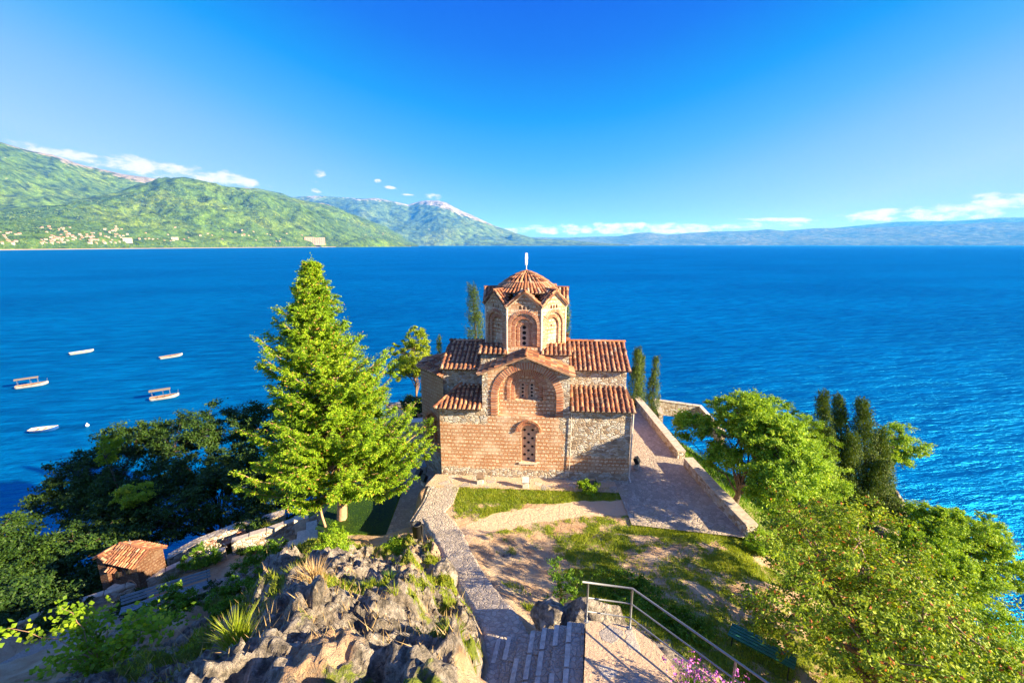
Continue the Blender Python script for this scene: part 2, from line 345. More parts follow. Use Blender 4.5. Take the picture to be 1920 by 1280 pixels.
def f_terrain(t, b):
    o = t.coord(); c, h = rock_nodes(t, o)
    A = lambda n: t.new('ShaderNodeAttribute', attribute_name=n).outputs['Fac']
    n1 = t.noise(o, 6, 6, .7); n2 = t.noise(o, 40, 4, .7)
    soil = t.ramp(t.noise(o, 1.2, 5, .6), [(.3, (.46, .26, .14)), (.5, (.60, .41, .25)), (.7, (.68, .53, .36))])
    soil = t.mix(.5, soil, t.ramp(n2, [(.3, .5), (.7, 1.0)]), 'MULTIPLY')
    grass = t.ramp(n1, [(.3, (.08, .12, .008)), (.55, (.20, .26, .018)), (.75, (.36, .33, .06))])
    rs = t.sm(t.m('ADD', A('soil'), t.m('MULTIPLY', t.m('SUBTRACT', n1, .5), .9)), .35, .65)
    gs = t.sm(t.m('ADD', A('grass'), t.m('MULTIPLY', t.m('SUBTRACT', n1, .5), 1.1)), .4, .62)
    c = t.mix(rs, c, soil); c = t.mix(gs, c, grass)
    dirt = A('dirt'); c = t.mix(t.sm(t.m('ADD', dirt, t.m('MULTIPLY', t.m('SUBTRACT', n1, .5), .3)), .4, .6), c, t.mix(n1, (.62, .41, .26), (.72, .52, .36)))
    hh = t.m('ADD', t.m('MULTIPLY', h, t.m('SUBTRACT', 1.0, t.m('MULTIPLY', rs, .45))), t.m('MULTIPLY', n2, .15))
    t.put(b.inputs['Base Color'], c); t.put(b.inputs['Normal'], t.bump(hh, 1.0, .14)); b.inputs['Roughness'].default_value = .95
def f_water(t, b):
    o = t.coord(); x, y, z = t.xyz(o)
    ang = R(-9); rx = t.m('ADD', t.m('MULTIPLY', x, math.cos(ang)), t.m('MULTIPLY', y, -math.sin(ang))); ry = t.m('ADD', t.m('MULTIPLY', x, math.sin(ang)), t.m('MULTIPLY', y, math.cos(ang)))
    n1 = t.noise(t.vec(t.m('MULTIPLY', rx, .10), t.m('MULTIPLY', ry, .34)), 1, 7, .62)
    n2 = t.noise(t.vec(t.m('MULTIPLY', rx, .5), t.m('MULTIPLY', ry, 1.3), 3.1), 1, 5, .6)
    n3 = t.noise(t.vec(t.m('MULTIPLY', rx, .006), t.m('MULTIPLY', ry, .012), 9), 1, 4, .5)
    n4 = t.noise(t.vec(t.m('MULTIPLY', rx, .02), t.m('MULTIPLY', ry, .09), 5), 1, 6, .65)
    h = t.m('ADD', t.m('ADD', t.m('MULTIPLY', n1, 1.6), t.m('MULTIPLY', n2, .35)), t.m('MULTIPLY', n4, 2.5))
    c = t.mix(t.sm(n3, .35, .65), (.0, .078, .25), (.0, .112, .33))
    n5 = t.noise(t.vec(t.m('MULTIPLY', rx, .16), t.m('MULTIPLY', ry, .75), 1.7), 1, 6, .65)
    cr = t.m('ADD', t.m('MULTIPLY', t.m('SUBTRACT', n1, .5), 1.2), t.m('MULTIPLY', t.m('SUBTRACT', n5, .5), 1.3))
    c = t.mix(t.sm(cr, -.35, .45), t.mix(1, c, (.5, .55, .62), 'MULTIPLY'), t.mix(1, c, (1, 1.35, 1.2), 'MULTIPLY'))  # light and dark of the waves painted in: dull troughs, pale crests
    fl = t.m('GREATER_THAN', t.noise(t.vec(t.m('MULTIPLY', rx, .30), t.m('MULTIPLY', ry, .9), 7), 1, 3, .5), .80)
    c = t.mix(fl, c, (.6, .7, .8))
    nb = t.bump(h, 1.0, 1.05); t.n.remove(b)
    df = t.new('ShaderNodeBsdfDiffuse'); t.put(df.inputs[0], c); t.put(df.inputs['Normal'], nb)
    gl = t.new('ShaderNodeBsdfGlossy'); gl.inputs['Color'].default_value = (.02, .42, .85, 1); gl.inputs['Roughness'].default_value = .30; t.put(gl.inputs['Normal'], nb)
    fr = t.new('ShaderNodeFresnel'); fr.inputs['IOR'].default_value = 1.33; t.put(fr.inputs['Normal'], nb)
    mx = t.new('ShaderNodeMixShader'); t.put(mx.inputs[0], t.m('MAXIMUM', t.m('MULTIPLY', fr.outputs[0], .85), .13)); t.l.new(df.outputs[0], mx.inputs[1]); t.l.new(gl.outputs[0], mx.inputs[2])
    t.l.new(mx.outputs[0], t.n['Material Output'].inputs[0])
def f_hill(green, rock, rline, sc):
    def f(t, b):
        o = t.coord(); _, _, z = t.xyz(o)
        n = t.noise(o, sc, 7, .65); n2 = t.noise(o, sc*7, 6, .75); n3 = t.noise(o, sc*30, 4, .7)
        c = t.ramp(n, [(.3, tuple(q*.55 for q in green)), (.5, green), (.7, (green[0]*1.7, green[1]*1.35, green[2]))])
        c = t.mix(1, c, t.ramp(n2, [(.38, .22), (.6, 1.25)]), 'MULTIPLY')
        c = t.mix(.7, c, t.ramp(n3, [(.35, .45), (.62, 1.2)]), 'MULTIPLY')
        ra = t.new('ShaderNodeAttribute', attribute_name='bare').outputs['Fac']
        m_ = t.sm(t.m('ADD', ra, t.m('MULTIPLY', t.m('SUBTRACT', n2, .5), 1.6)), .45, .62)
        c = t.mix(m_, c, t.mix(t.sm(n2, .35, .65), tuple(q*.4 for q in rock), rock))
        spot = t.m('GREATER_THAN', t.noise(o, sc*14, 3, .6), .70); c = t.mix(t.m('MULTIPLY', spot, .6), c, rock)
        t.put(b.inputs['Base Color'], c); b.inputs['Roughness'].default_value = 1; b.inputs['Specular IOR Level'].default_value = 0
        t.put(b.inputs['Normal'], t.bump(t.m('ADD', n, t.m('MULTIPLY', n2, .3)), .8, 1/sc*.12))
    return f
M = {}
for k_, f_ in dict(
    facade=f_facade, shrine=f_shrine, course=f_course, rubble=f_rubble, apse=f_apse, rock=f_rock, terrain=f_terrain, water=f_water,
    tile=f_island([(0, (.15, .055, .03)), (.35, (.34, .12, .05)), (.65, (.50, .19, .08)), (.88, (.60, .29, .15)), (1, (.42, .33, .25))], 14, .5, .012, .85, (.16, .10, .07)),
    tilebed=f_plain((.13, .055, .03), .4, 6),
    wornbed=f_plain((.30, .17, .10), .4, 9, .6, .02),
    brickarch=f_island([(0, (.36, .12, .06)), (.5, (.48, .18, .085)), (1, (.60, .34, .2))], 30),
    mortar=f_plain((.52, .40, .29), .25, 20, .4, .01), coping=f_plain((.44, .37, .30), .3, 6, .6, .02), stone=f_plain((.60, .50, .40), .3, 12, .5, .015),
    lattice=f_plain((.48, .33, .23), .2, 10), dark=f_plain((.012, .010, .010), .2), white=f_plain((.8, .8, .78), .08, 5, .1),
    black=f_plain((.02, .02, .02), .3, 9, .2, .004, .5), concrete=f_plain((.55, .50, .45), .2, 12, .4),
    steel=f_plain((.20, .21, .23), .2, 30, .15, .002, .5, .2), greenpaint=f_plain((.02, .13, .075), .25, 9, .2, .004, .5),
    bluewood=f_plain((.18, .24, .28), .25, 9, .2, .004, .6), bark=f_plain((.20, .13, .085), .45, 9, .8, .02), barkdark=f_plain((.09, .06, .04), .4, 9, .8, .02),
    barkred=f_plain((.42, .25, .15), .4, 7, .8, .02),
    terracotta=f_plain((.32, .13, .07), .3, 9), gravel=f_paving((.62, .46, .35), (.45, .30, .22), 14),
    paving=f_paving((.52, .43, .35), (.33, .27, .22), 5.5, (.22, .18, .15)), pathstone=f_paving((.56, .48, .40), (.38, .32, .27), 6.5, (.27, .22, .18)), coarse=f_slab,
    steps=f_paving((.46, .40, .34), (.34, .29, .25), 9.0, (.24, .21, .18)), nosing=f_plain((.46, .41, .35), .3, 9, .8, .03), riser_shade=f_plain((.17, .14, .12), .35, 12, .8, .03), blueboat=f_plain((.01, .06, .22), .2, 5, .1, .004, .4), boatwhite=f_plain((.34, .32, .30), .12, 3, .1, .004, .4),
    boatwood=f_plain((.14, .07, .045), .3, 6), canvas=f_plain((.20, .16, .12), .12, 3, .2), pink=f_plain((.62, .16, .52), .3, 20), wood=f_plain((.30, .18, .11), .3, 8),
    dirt=f_plain((.60, .44, .32), .12, 14, .6, .02), beach=f_plain((.36, .31, .25), .1, .01),
    roofred=f_plain((.30, .10, .05), .25, .05), housewall=f_plain((.36, .33, .30), .08, .05), housepink=f_plain((.36, .25, .18), .1, .05), glassdark=f_plain((.05, .07, .09), .2, 3, 0, .01, .2),
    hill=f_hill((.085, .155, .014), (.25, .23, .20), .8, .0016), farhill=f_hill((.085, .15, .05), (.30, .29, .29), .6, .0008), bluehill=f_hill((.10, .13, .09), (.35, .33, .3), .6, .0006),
    l_spruce=f_leaf([(0, (.035, .09, .006)), (.35, (.13, .26, .008)), (.65, (.28, .44, .014)), (1, (.50, .58, .04))], .35, .7, (.03, (.50, .24, .06))),
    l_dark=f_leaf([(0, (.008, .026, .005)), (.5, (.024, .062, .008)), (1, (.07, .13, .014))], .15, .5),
    l_bright=f_leaf([(0, (.06, .14, .008)), (.4, (.18, .33, .012)), (.75, (.34, .48, .03)), (1, (.50, .58, .07))], .35, .7),
    l_maple=f_leaf([(0, (.09, .17, .008)), (.4, (.24, .34, .012)), (1, (.48, .52, .05))], .4, .7),
    l_mid=f_leaf([(0, (.03, .085, .006)), (.5, (.10, .22, .012)), (1, (.24, .36, .03))], .35, .6),
    l_olive=f_leaf([(0, (.04, .075, .008)), (.4, (.15, .25, .012)), (.75, (.31, .41, .025)), (1, (.52, .54, .07))], .3, .9, (.05, (.50, .16, .06))),
    l_cyp=f_leaf([(0, (.012, .035, .006)), (.5, (.06, .11, .010)), (1, (.20, .26, .025))], .2, 1.2),
    l_grass=f_leaf([(0, (.09, .15, .008)), (.5, (.23, .31, .012)), (1, (.46, .45, .07))], .35, 1.5),
    l_dry=f_leaf([(0, (.30, .20, .09)), (.5, (.52, .36, .17)), (1, (.70, .54, .30))], .3, 1.5), l_vine=f_leaf([(0, (.05, .13, .010)), (.6, (.22, .36, .012)), (1, (.5, .55, .04))], .4, 1.5),
    l_far=f_leaf([(0, (.02, .06, .012)), (.5, (.05, .11, .012)), (1, (.14, .20, .03))], .1, .01)).items():
    M[k_] = material(k_, f_)
# ---------------------------------------------------------------- terrain
CP = np.array([
 (-3.5,21,16.2),(-3,17.5,16.2),(0,17,16.2),(4,18,16.2),(8,18,16.2),(9,22,16.2),(9,28,16.2),(9,31,16.2),(0,31,16.0),(-3.5,26,16),(3,24,16.2),
 (-6,18.5,15),(-6,22,15),(-8,24,15),(-7,30,15),(-9,27,15),(-8.3,19.2,15),(-9.6,21.5,14.9),(-8,34,14.6),(-5,34,14.6),
 (-11,18.5,13.6),(-12,18,13.3),(-14.5,16.5,13.3),(-17,15.3,13.2),(-20,14,13),(-24,12,12.5),(-10.6,20.5,13.9),(-13,19.6,13.3),
 (-14,22.5,12.0),(-18,20.5,11.2),(-22,18,10),(-20,24,8.5),(-14,27,9.5),(-12,31,10.5),(-28,22,5.5),(-30,30,2.5),(-24,34,2),(-40,25,-.5),(-45,35,-2.5),(-50,20,-1),(-34,40,-3),(-20,42,-3),(-10,39,4),(-38,18,3),
 (-8.7,15.9,15.6),(-11,14.4,15.0),(-13,12.9,15),(-16,11.2,14.8),(-20,9.5,14.8),(-7,13,17.2),(-5,15,16.3),(-3.6,13.5,16.9),(-5.5,11,18.5),(-8,10.5,17.3),(-11,9,17.0),(-3,11,18.5),(-2.5,12.3,17.3),
 (-1.9,9.8,19.1),(-3.5,8,20.6),(-1.7,5.4,22),(-4,6,21.6),(-6.5,6,20.4),(-10,6,19.3),(-15,6,17.5),(-22,4,15.5),(-.9,6.6,20.3),(-1.2,8.2,19.3),
 (-1.1,12.5,17.3),(-.4,10,18.3),(.2,9.2,18.4),(-2.2,15,16.6),(-2.8,16.5,16.3),(0,14.5,16.5),(1.2,12,17.1),(3,13.5,16.7),(6,14,16.5),
 (0,0,26.0),(1.5,4.0,21.6),(3,2.0,23.2),(4.2,3.2,21.6),(0,-10,23),(-10,0,21.5),(-20,-4,15),(10,0,20),(20,0,14),(0,3,23.8),(0,1.5,25),(-4,3,22.6),
 (2,10.6,17.9),(4,11,17.3),(6.5,10.5,17.0),(6,13,16.7),(9,13,16.3),(9,10,16.4),(12,12,15),(14,10,14.3),(12,7,15.6),(8,7,17.2),(5.5,8,17.5),(5,5.5,18.3),(10,3,17.5),(3.7,8.6,18.2),(1.4,8.9,18.4),
 (11,17,15.5),(11.5,21,15),(11,26,14.8),(10.8,30,14.6),(11,34.5,14.2),(15,21,13.2),(15,28,12.2),(20,20,10.0),(22,26.5,10.2),(25,28.2,10.8),(27.2,29,6.5),(20,33,7),(29,33,-1),(12,39,8),(12,44,-2),(0,38,8.5),(0,44,-3),
 (29,22,3),(33,28,-2),(28,40,-5),(36,16,-1),(24,12,8.5),(28,6,7),(34,8,1),(40,0,-2),(20,40,-3),(-10,46,-3),(60,0,-8),(60,30,-12),(60,60,-20),(0,70,-20),(-40,60,-15),(-60,40,-10),(-70,10,-4),(30,-15,12),(55,-20,0),(-30,-20,18),(-60,-20,4)], float)
def _k(d2): return np.sqrt(d2+.6)
_d = ((CP[:, None, :2]-CP[None, :, :2])**2).sum(-1); n_ = len(CP)
A_ = np.zeros((n_+3, n_+3)); A_[:n_, :n_] = _k(_d); A_[:n_, n_] = 1; A_[:n_, n_+1:] = CP[:, :2]; A_[n_, :n_] = 1; A_[n_+1:, :n_] = CP[:, :2].T
W_ = np.linalg.solve(A_, np.concatenate([CP[:, 2], [0, 0, 0]]))
def base_z(x, y):
    x = np.asarray(x, float); y = np.asarray(y, float); sh = x.shape; x = x.ravel(); y = y.ravel(); out = np.full(len(x), W_[n_])+W_[n_+1]*x+W_[n_+2]*y
    for i in range(n_): out += W_[i]*_k((x-CP[i, 0])**2+(y-CP[i, 1])**2)
    return out.reshape(sh)
def inpoly(x, y, P):
    r_ = np.zeros(np.shape(x), bool); n = len(P)
    for i in range(n):
        (x1, y1), (x2, y2) = P[i], P[(i+1) % n]
        c_ = ((y1 > y) != (y2 > y)) & (x < (x2-x1)*(y-y1)/((y2-y1)+1e-12)+x1); r_ ^= c_
    return r_
def seg_dist(x, y, L):
    d = np.full(np.shape(x), 1e9); z = np.zeros(np.shape(x))
    for a, b in zip(L[:-1], L[1:]):
        ex, ey = b[0]-a[0], b[1]-a[1]; q = np.clip(((x-a[0])*ex+(y-a[1])*ey)/(ex*ex+ey*ey), 0, 1)
        dd = np.hypot(x-a[0]-q*ex, y-a[1]-q*ey); m_ = dd < d; d = np.where(m_, dd, d); z = np.where(m_, a[2]+(b[2]-a[2])*q, z)
    return d, z
def soft_in(x, y, P, k=.35):
    # 1 inside the polygon, fading over k metres
    L = [(*p, 0) for p in P]+[(*P[0], 0)]; d, _ = seg_dist(x, y, L); ins = inpoly(x, y, P); return np.where(ins, 1.0, sstep(-d, -k, 0))
YARD = [(-3.9, 20.0), (-3.2, 17.2), (0, 16.6), (5, 16.6), (9.4, 16.4), (9.5, 31.5), (-4.6, 33)]
COURT = [(-4.0, 20.0), (-4.2, 17.7), (-8.4, 17.9), (-9.3, 19.6), (-9.8, 34.5), (-3, 34.5), (-3.7, 22)]
TERR = [(-9.4, 18.2), (-10.7, 16.8), (-14.1, 14.7), (-18.6, 12.2), (-20, 13.9), (-15.5, 17.2), (-11.0, 20.0), (-10.0, 19.8)]
PATH = [(-4.05, 19.7, 16.22), (-3.45, 17.6, 16.22), (-2.75, 16.4, 16.3), (-2.05, 14.6, 16.65), (-1.35, 12.6, 17.25), (-.75, 11.0, 17.85), (-.25, 9.7, 18.35), (.05, 8.3, 18.62), (-.1, 7.2, 18.9)]
def ground(x, y):
    x = np.asarray(x, float); y = np.asarray(y, float)
    z = base_z(x, y)
    a = soft_in(x, y, YARD, .6); z = z*(1-a)+16.2*a
    rk = rockmask(x, y)
    rid = 1-np.abs(fbm(x*.55+3, y*.55, 4, 5)*2-1)*2.0; rid2 = 1-np.abs(fbm(x*1.5+y*.6, y*1.2-x*.4, 4, 9)*2-1)*2
    crag = np.floor((fbm(x*.8, y*.8, 3, 21)*6+ .25*x))/6
    z = z+rk*((fbm(x*.5, y*.5, 5, 3)-.5)*1.3+(np.clip(rid, -1, 1)-.3)*.35+(np.clip(rid2, -1, 1)-.3)*.16+(fbm(x*5, y*5, 4, 31)-.5)*.16+(.5-np.abs(fbm(x*2.6, y*2.6, 4, 35)*2-1)*1.6)*.22+(.5-np.abs(fbm(x*6.5, y*6.5, 3, 36)*2-1)*1.6)*.10)
    wx_ = x+(fbm(x*1.1, y*1.1, 3, 201)-.5)*1.2; wy_ = y+(fbm(x*1.1, y*1.1, 3, 202)-.5)*1.2
    for sc_, am in ((1.15, .16), (2.9, .075)):
        e_, id_, ox_, oy_ = worley(wx_*sc_, wy_*sc_*1.3, 210); z = z+rk*am*sstep(fbm(x*.75+5, y*.75, 3, 240), .40, .56)*1.25*((id_-.5)*1.3+(ox_*(id_-.4)+oy_*(.6-id_))*1.1-(1-sstep(e_, 0, .22))*.75)
    z = z+(1-rk)*(1-a)*(fbm(x*.7, y*.7, 5, 3)-.5)*.35+(fbm(x*3, y*3, 3, 8)-.5)*.05*(1-a*.6)
    # two bare stone ribs on the left outcrop
    for L, wd, hh in (([(-3.4, 13.0, 0), (-3.15, 12.2, 0), (-2.75, 10.6, 0), (-2.35, 9.2, 0), (-2.4, 8.2, 0)], .34, .5), ([(-4.4, 7.0, 0), (-2.8, 6.9, 0), (-1.4, 6.5, 0), (-.9, 5.8, 0)], .6, .35), ([(-8.6, 13.6, 0), (-6.6, 12.9, 0), (-5.3, 12.2, 0)], .5, .55), ([(-7.6, 10.2, 0), (-5.9, 9.4, 0), (-4.6, 9.0, 0)], .5, .5)):
        d, _ = seg_dist(x, y, L); z = z+hh*np.exp(-(d/wd)**2)*(.6+.8*fbm(x*2.2, y*2.2, 3, 41))
    a = soft_in(x, y, COURT, .12); z = z*(1-a)+15.0*a
    a = soft_in(x, y, TERR, .5); z = z*(1-a)+(13.3+.0*x)*a
    d, pz = seg_dist(x, y, PATH); a = 1-sstep(d, .48, .85); z = z*(1-a)+(pz-.05)*a
    a = soft_in(x, y, PLAT, .25); z = np.where(a > 0, z*(1-a)+np.minimum(z, 19.3)*a, z)
    return z
PLAT = [(1.20, 6.2), (1.64, 8.25), (2.58, 8.12), (2.98, 7.66), (3.36, 6.8), (3.6, 5.6), (1.0, 5.6)]
def rockmask(x, y):
    xp = np.interp(y, [7.2, 8.3, 9.7, 11, 12.6, 14.6, 16.4], [-.1, .05, -.25, -.75, -1.35, -2.05, -2.75])
    m_ = sstep(16.9-np.abs(x+5)*.12-y, -.3, 1.0)*sstep(xp-.5-x, 0, .25)*sstep(x, -17, -11)
    m_ = np.maximum(m_, sstep(x, .3, 1.3)*sstep(-y, -10.3, -9.2)*sstep(-x, -5.5, -3.5)*.7)
    m_ = np.maximum(m_, sstep(x, 16, 22)*sstep(-x, -34, -28)); m_ = np.maximum(m_, sstep(-y, -6, -3))
    return np.clip(m_, 0, 1)
def grassmask(x, y):
    g_ = np.zeros(np.shape(x)); n = fbm(x*.9, y*.9, 4, 51); n2 = fbm(x*2.6, y*2.6, 3, 52)
    lawn = inpoly(x, y, [(-2.9, 19.95), (-2.6, 17.6), (-1.5, 15.5), (-.3, 12.2), (.4, 10.6), (2.5, 10.3), (4.5, 9), (8, 7), (13, 10), (11, 15), (9.6, 16.6), (5.9, 18.6), (5.6, 19.7)])
    strip = inpoly(x, y, [(-3, 20.0), (-2.8, 18.9), (0, 18.6), (3, 18.5), (5.4, 18.7), (5.8, 19.6), (5.2, 19.9)])
    far_band = np.clip(.42+.22*sstep(x, 1.0, 4.0)+(n-.5)*1.6+(n2-.5)*.7, 0, 1)*lawn
    g_ = np.maximum(far_band*.92, strip*(.75+(n2-.5)*.8))
    blob = lambda cx, cy, rx, ry: np.exp(-(((x-cx)/rx)**2+((y-cy)/ry)**2))
    g_ = np.maximum(g_, (blob(3.7, 12.1, 1.2, 1.5)+blob(4.8, 10.4, .9, 1.0)+blob(2.6, 13.6, 1.2, .4)+blob(5.5, 16.6, 1.6, .5)+blob(7.5, 16.2, 1.3, .6))*1.0)
    g_ = g_-blob(.3, 13.2, 1.3, 1.8)*.5-blob(-.2, 16.0, 1.6, .4)*.3-blob(5.5, 12.0, .8, 1.3)*.35
    g_ = np.maximum(g_, inpoly(x, y, [(-4.9, 17.7), (-4.9, 21.5), (-9.3, 21.5), (-9.3, 19.6), (-8.4, 17.9)])*.9)
    g_ = np.maximum(g_, (blob(-4.6, 15.6, .9, .9)+blob(-3.0, 15.2, .5, .6)+blob(-2.9, 13.8, .3, .8)+blob(-7.3, 15.6, 1.3, .5))*.95)
    g_ = np.maximum(g_, rockmask(x, y)*np.clip((n-.50)*5, 0, .8))
    g_ = np.maximum(g_, sstep(x, 9.8, 10.6)*.75*sstep(-x, -24, -18)*(.6+n*.5))
    g_ = np.maximum(g_, np.where((x < -9.5) & (y > 20.6-.0), .85, 0)); g_ = np.maximum(g_, np.where((x < -13) & (y > 17.5+(x+15)*-.62+2.4), .85, 0))
    return np.clip(g_, 0, 1)
def dirtmask(x, y):
    d, _ = seg_dist(x, y, [(-2.6, 14.9, 0), (-2.0, 16.3, 0), (-.6, 17.2, 0), (1.2, 17.7, 0), (3.4, 18.2, 0), (5.9, 18.35, 0)])
    return 1-sstep(d+(fbm(x*1.5, y*1.5, 3, 61)-.5)*.5, .42, .72)
def axis(lo, hi, f0, f1, fine, grow=1.09, mx=2.0):
    a = list(np.arange(f0, f1, fine)); s_ = fine; v_ = a[-1]
    while v_ < hi: s_ = min(s_*grow, mx); v_ += s_; a.append(v_)
    s_ = fine; v_ = f0; b = []
    while v_ > lo: s_ = min(s_*grow, mx); v_ -= s_; b.append(v_)
    return np.array(b[::-1]+a)
gx = axis(-75, 65, -11, 7.5, .065); gy = axis(-25, 72, 4.2, 18, .065)
XX, YY = np.meshgrid(gx, gy); ZZ = ground(XX, YY)
g1 = grassmask(XX, YY); d1 = dirtmask(XX, YY)*inpoly(XX, YY, [(-3.4, 19.8), (-3, 14), (7, 14), (6.2, 19.6)])
rkm = rockmask(XX, YY); soilm = np.clip(1-rkm+(fbm(XX*.8, YY*.8, 4, 71)-.5)*1.2*rkm+np.where(rkm > .2, .13+.55*(1-sstep(fbm(XX*.75+5, YY*.75, 3, 240), .38, .50)), 0), 0, 1)
ny, nx = XX.shape; idx = np.arange(nx*ny).reshape(ny, nx)
F = np.stack([idx[:-1, :-1], idx[:-1, 1:], idx[1:, 1:], idx[1:, :-1]], -1).reshape(-1, 4)
tag(npmesh('ground', np.stack([XX, YY, ZZ], -1), F, M['terrain'], smooth=True, attrs=dict(grass=g1, soil=soilm, dirt=d1)), kind='structure')
def drape(name, quad, mat, nu, nv, off=.012, z=None, jitter=0):
    u, v = np.meshgrid(np.linspace(0, 1, nu), np.linspace(0, 1, nv)); q = np.array(quad, float)
    P = (q[0]*(1-u[..., None])+q[1]*u[..., None])*(1-v[..., None])+(q[3]*(1-u[..., None])+q[2]*u[..., None])*v[..., None]
    x, y = P[..., 0], P[..., 1]
    if jitter: x = x+(fbm(y*1.7, x*.3, 3, 77)-.5)*jitter*(1-u*0)
    zz_ = (ground(x, y) if z is None else np.full(x.shape, z))+off+(fbm(x*4, y*4, 2, 81)-.5)*.012
    i = np.arange(nu*nv).reshape(nv, nu); f = np.stack([i[:-1, :-1], i[:-1, 1:], i[1:, 1:], i[1:, :-1]], -1).reshape(-1, 4)
    return npmesh(name, np.stack([x, y, zz_], -1), f, mat, smooth=True)
tag(drape('courtyard', [(5.15, 16.9), (9.75, 16.0), (9.75, 33), (5.4, 33)], M['paving'], 40, 120, z=16.26), kind='structure')
tag(drape('courtyard_low', [(-5.75, 17.35), (-4.1, 17.4), (-3.2, 30), (-6.2, 30)], M['paving'], 30, 110, z=15.03), kind='structure')
tag(drape('far_terrace', [(-10, 29), (-2, 29), (-2, 33.8), (-10, 33.8)], M['dirt'], 30, 20, z=15.045), kind='structure')
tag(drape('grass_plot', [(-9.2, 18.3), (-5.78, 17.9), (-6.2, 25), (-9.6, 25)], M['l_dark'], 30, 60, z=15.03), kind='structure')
def ribbon(name, L, wid, mat, off=.015, n=160, nw=14):
    P = np.array(L); s = np.concatenate([[0], np.cumsum(np.hypot(*np.diff(P[:, :2], axis=0).T))]); q = np.linspace(0, s[-1], n)
    C = np.stack([np.interp(q, s, P[:, k]) for k in range(3)], -1)
    for _ in range(12): C[1:-1] = (C[:-2]+C[1:-1]*2+C[2:])/4
    T = np.gradient(C[:, :2], axis=0); T /= np.hypot(*T.T)[:, None]; Nn = np.stack([T[:, 1], -T[:, 0]], -1)
    wv = np.interp(q/s[-1], np.linspace(0, 1, len(wid)), wid); o_ = np.linspace(-.5, .5, nw)
    edge = (fbm(q*2.2, q*0, 3, 91)-.5)*.16
    V = C[:, None, :2]+Nn[:, None, :]*(o_[None, :, None]*(wv+edge)[:, None, None]); Zr = np.repeat(C[:, 2:3], nw, 1)+off+(fbm(V[..., 0]*3, V[..., 1]*3, 3, 92)-.5)*.05
    Zr[:, 0] -= .12; Zr[:, -1] -= .12
    i = np.arange(n*nw).reshape(n, nw); f = np.stack([i[:-1, :-1], i[:-1, 1:], i[1:, 1:], i[1:, :-1]], -1).reshape(-1, 4)
    return npmesh(name, np.concatenate([V, Zr[..., None]], -1), f, mat, smooth=True)
tag(ribbon('path', PATH[1:], [1.2, 1.3, 1.12, 1.08, 1.05, 1.1, 1.2, 1.4], M['pathstone'], .04), kind='structure')
# terrace pavings
tag(drape('terrace_path', [(-18.6, 12.6), (-17.6, 14.6), (-10.6, 18.7), (-10.4, 17.4)], M['steps'], 20, 90, z=13.33), kind='structure')
tag(drape('gravel_bed', [(-12.6, 18.2), (-11.2, 19.55), (-9.7, 19.1), (-10.2, 17.9)], M['gravel'], 20, 30, z=13.36), kind='structure')

# ---------------------------------------------------------------- lake
wx = np.array([-90000, -3000, -400, 0, 400, 3000, 90000.]); wy = np.array([-3000, -300, 0, 300, 3000, 90000.])
a_, b_ = np.meshgrid(wx, wy); i = np.arange(a_.size).reshape(a_.shape)
tag(npmesh('lake', np.stack([a_, b_, 0*a_], -1), np.stack([i[:-1, :-1], i[:-1, 1:], i[1:, 1:], i[1:, :-1]], -1).reshape(-1, 4), M['water']), kind='structure')

# ---------------------------------------------------------------- hills
def range_mesh(name, sky, D0, D1, D2, mat, na=420, nr=90, rough=.07, power=.8, bare=(.7, 1.0), seed=1, nsc=1/900.):
    """sky: skyline pixels; D0 shore, D1 ridge, D2 back foot distances (functions of azimuth)"""
    us = [p[0] for p in sky]; ae = [pix_az(*p) for p in sky]; azs = np.array([q[0] for q in ae]); els = np.array([q[1] for q in ae])
    A = np.linspace(azs[0], azs[-1], na); E_ = np.interp(A, azs, els)
    t_ = np.concatenate([np.linspace(0, 1, int(nr*.75)), np.linspace(1, 2, int(nr*.25)+1)[1:]])
    AA, TT = np.meshgrid(A, t_); d0 = D0(AA); d1 = D1(AA); d2 = D2(AA)
    r_ = np.where(TT < 1, d0+(d1-d0)*TT, d1+(d2-d1)*(TT-1)); H_ = np.maximum(CAM_Z+np.interp(AA, A, E_)*d1, 4)
    x = r_*np.sin(AA); y = r_*np.cos(AA); n = fbm(x*nsc, y*nsc, 7, seed)-.5; rg = 1-np.abs(fbm(x*nsc*1.4, y*nsc*1.4, 5, seed+30)*2-1)*2
    prof = np.where(TT < 1, TT**power*(.55+.45*sstep(TT, 0, 1)), (2-TT)**1.5)
    env = np.sin(np.clip(TT, 0, 1)*np.pi)**.7*.9+.12
    z = H_*prof+H_*(n*1.6+rg*.28)*rough*4*env*np.where(TT > 1, .5, 1)
    z = np.where(TT < .02, np.minimum(z, 3)-4+TT*50*4, z); edge = np.minimum(AA-A[0], A[-1]-AA); 
    z = z-(TT >= 1.95)*30
    ba = sstep(z/np.maximum(H_, 1)+n*.5, bare[0], bare[1])
    i = np.arange(x.size).reshape(x.shape); f = np.stack([i[:-1, :-1], i[:-1, 1:], i[1:, 1:], i[1:, :-1]], -1).reshape(-1, 4)
    o = npmesh(name, np.stack([x, y, z], -1), f, mat, smooth=True, attrs=dict(bare=ba)); tag(o, kind='structure'); return A, t_, z, r_, o
L_ = lambda pts: (lambda a: np.interp(a, [pix_az(p[0], 460)[0] for p in pts], [p[1] for p in pts]))
shore = L_([(-400, 2900), (0, 3600), (400, 4700), (592, 5600), (760, 7600), (800, 8200)])
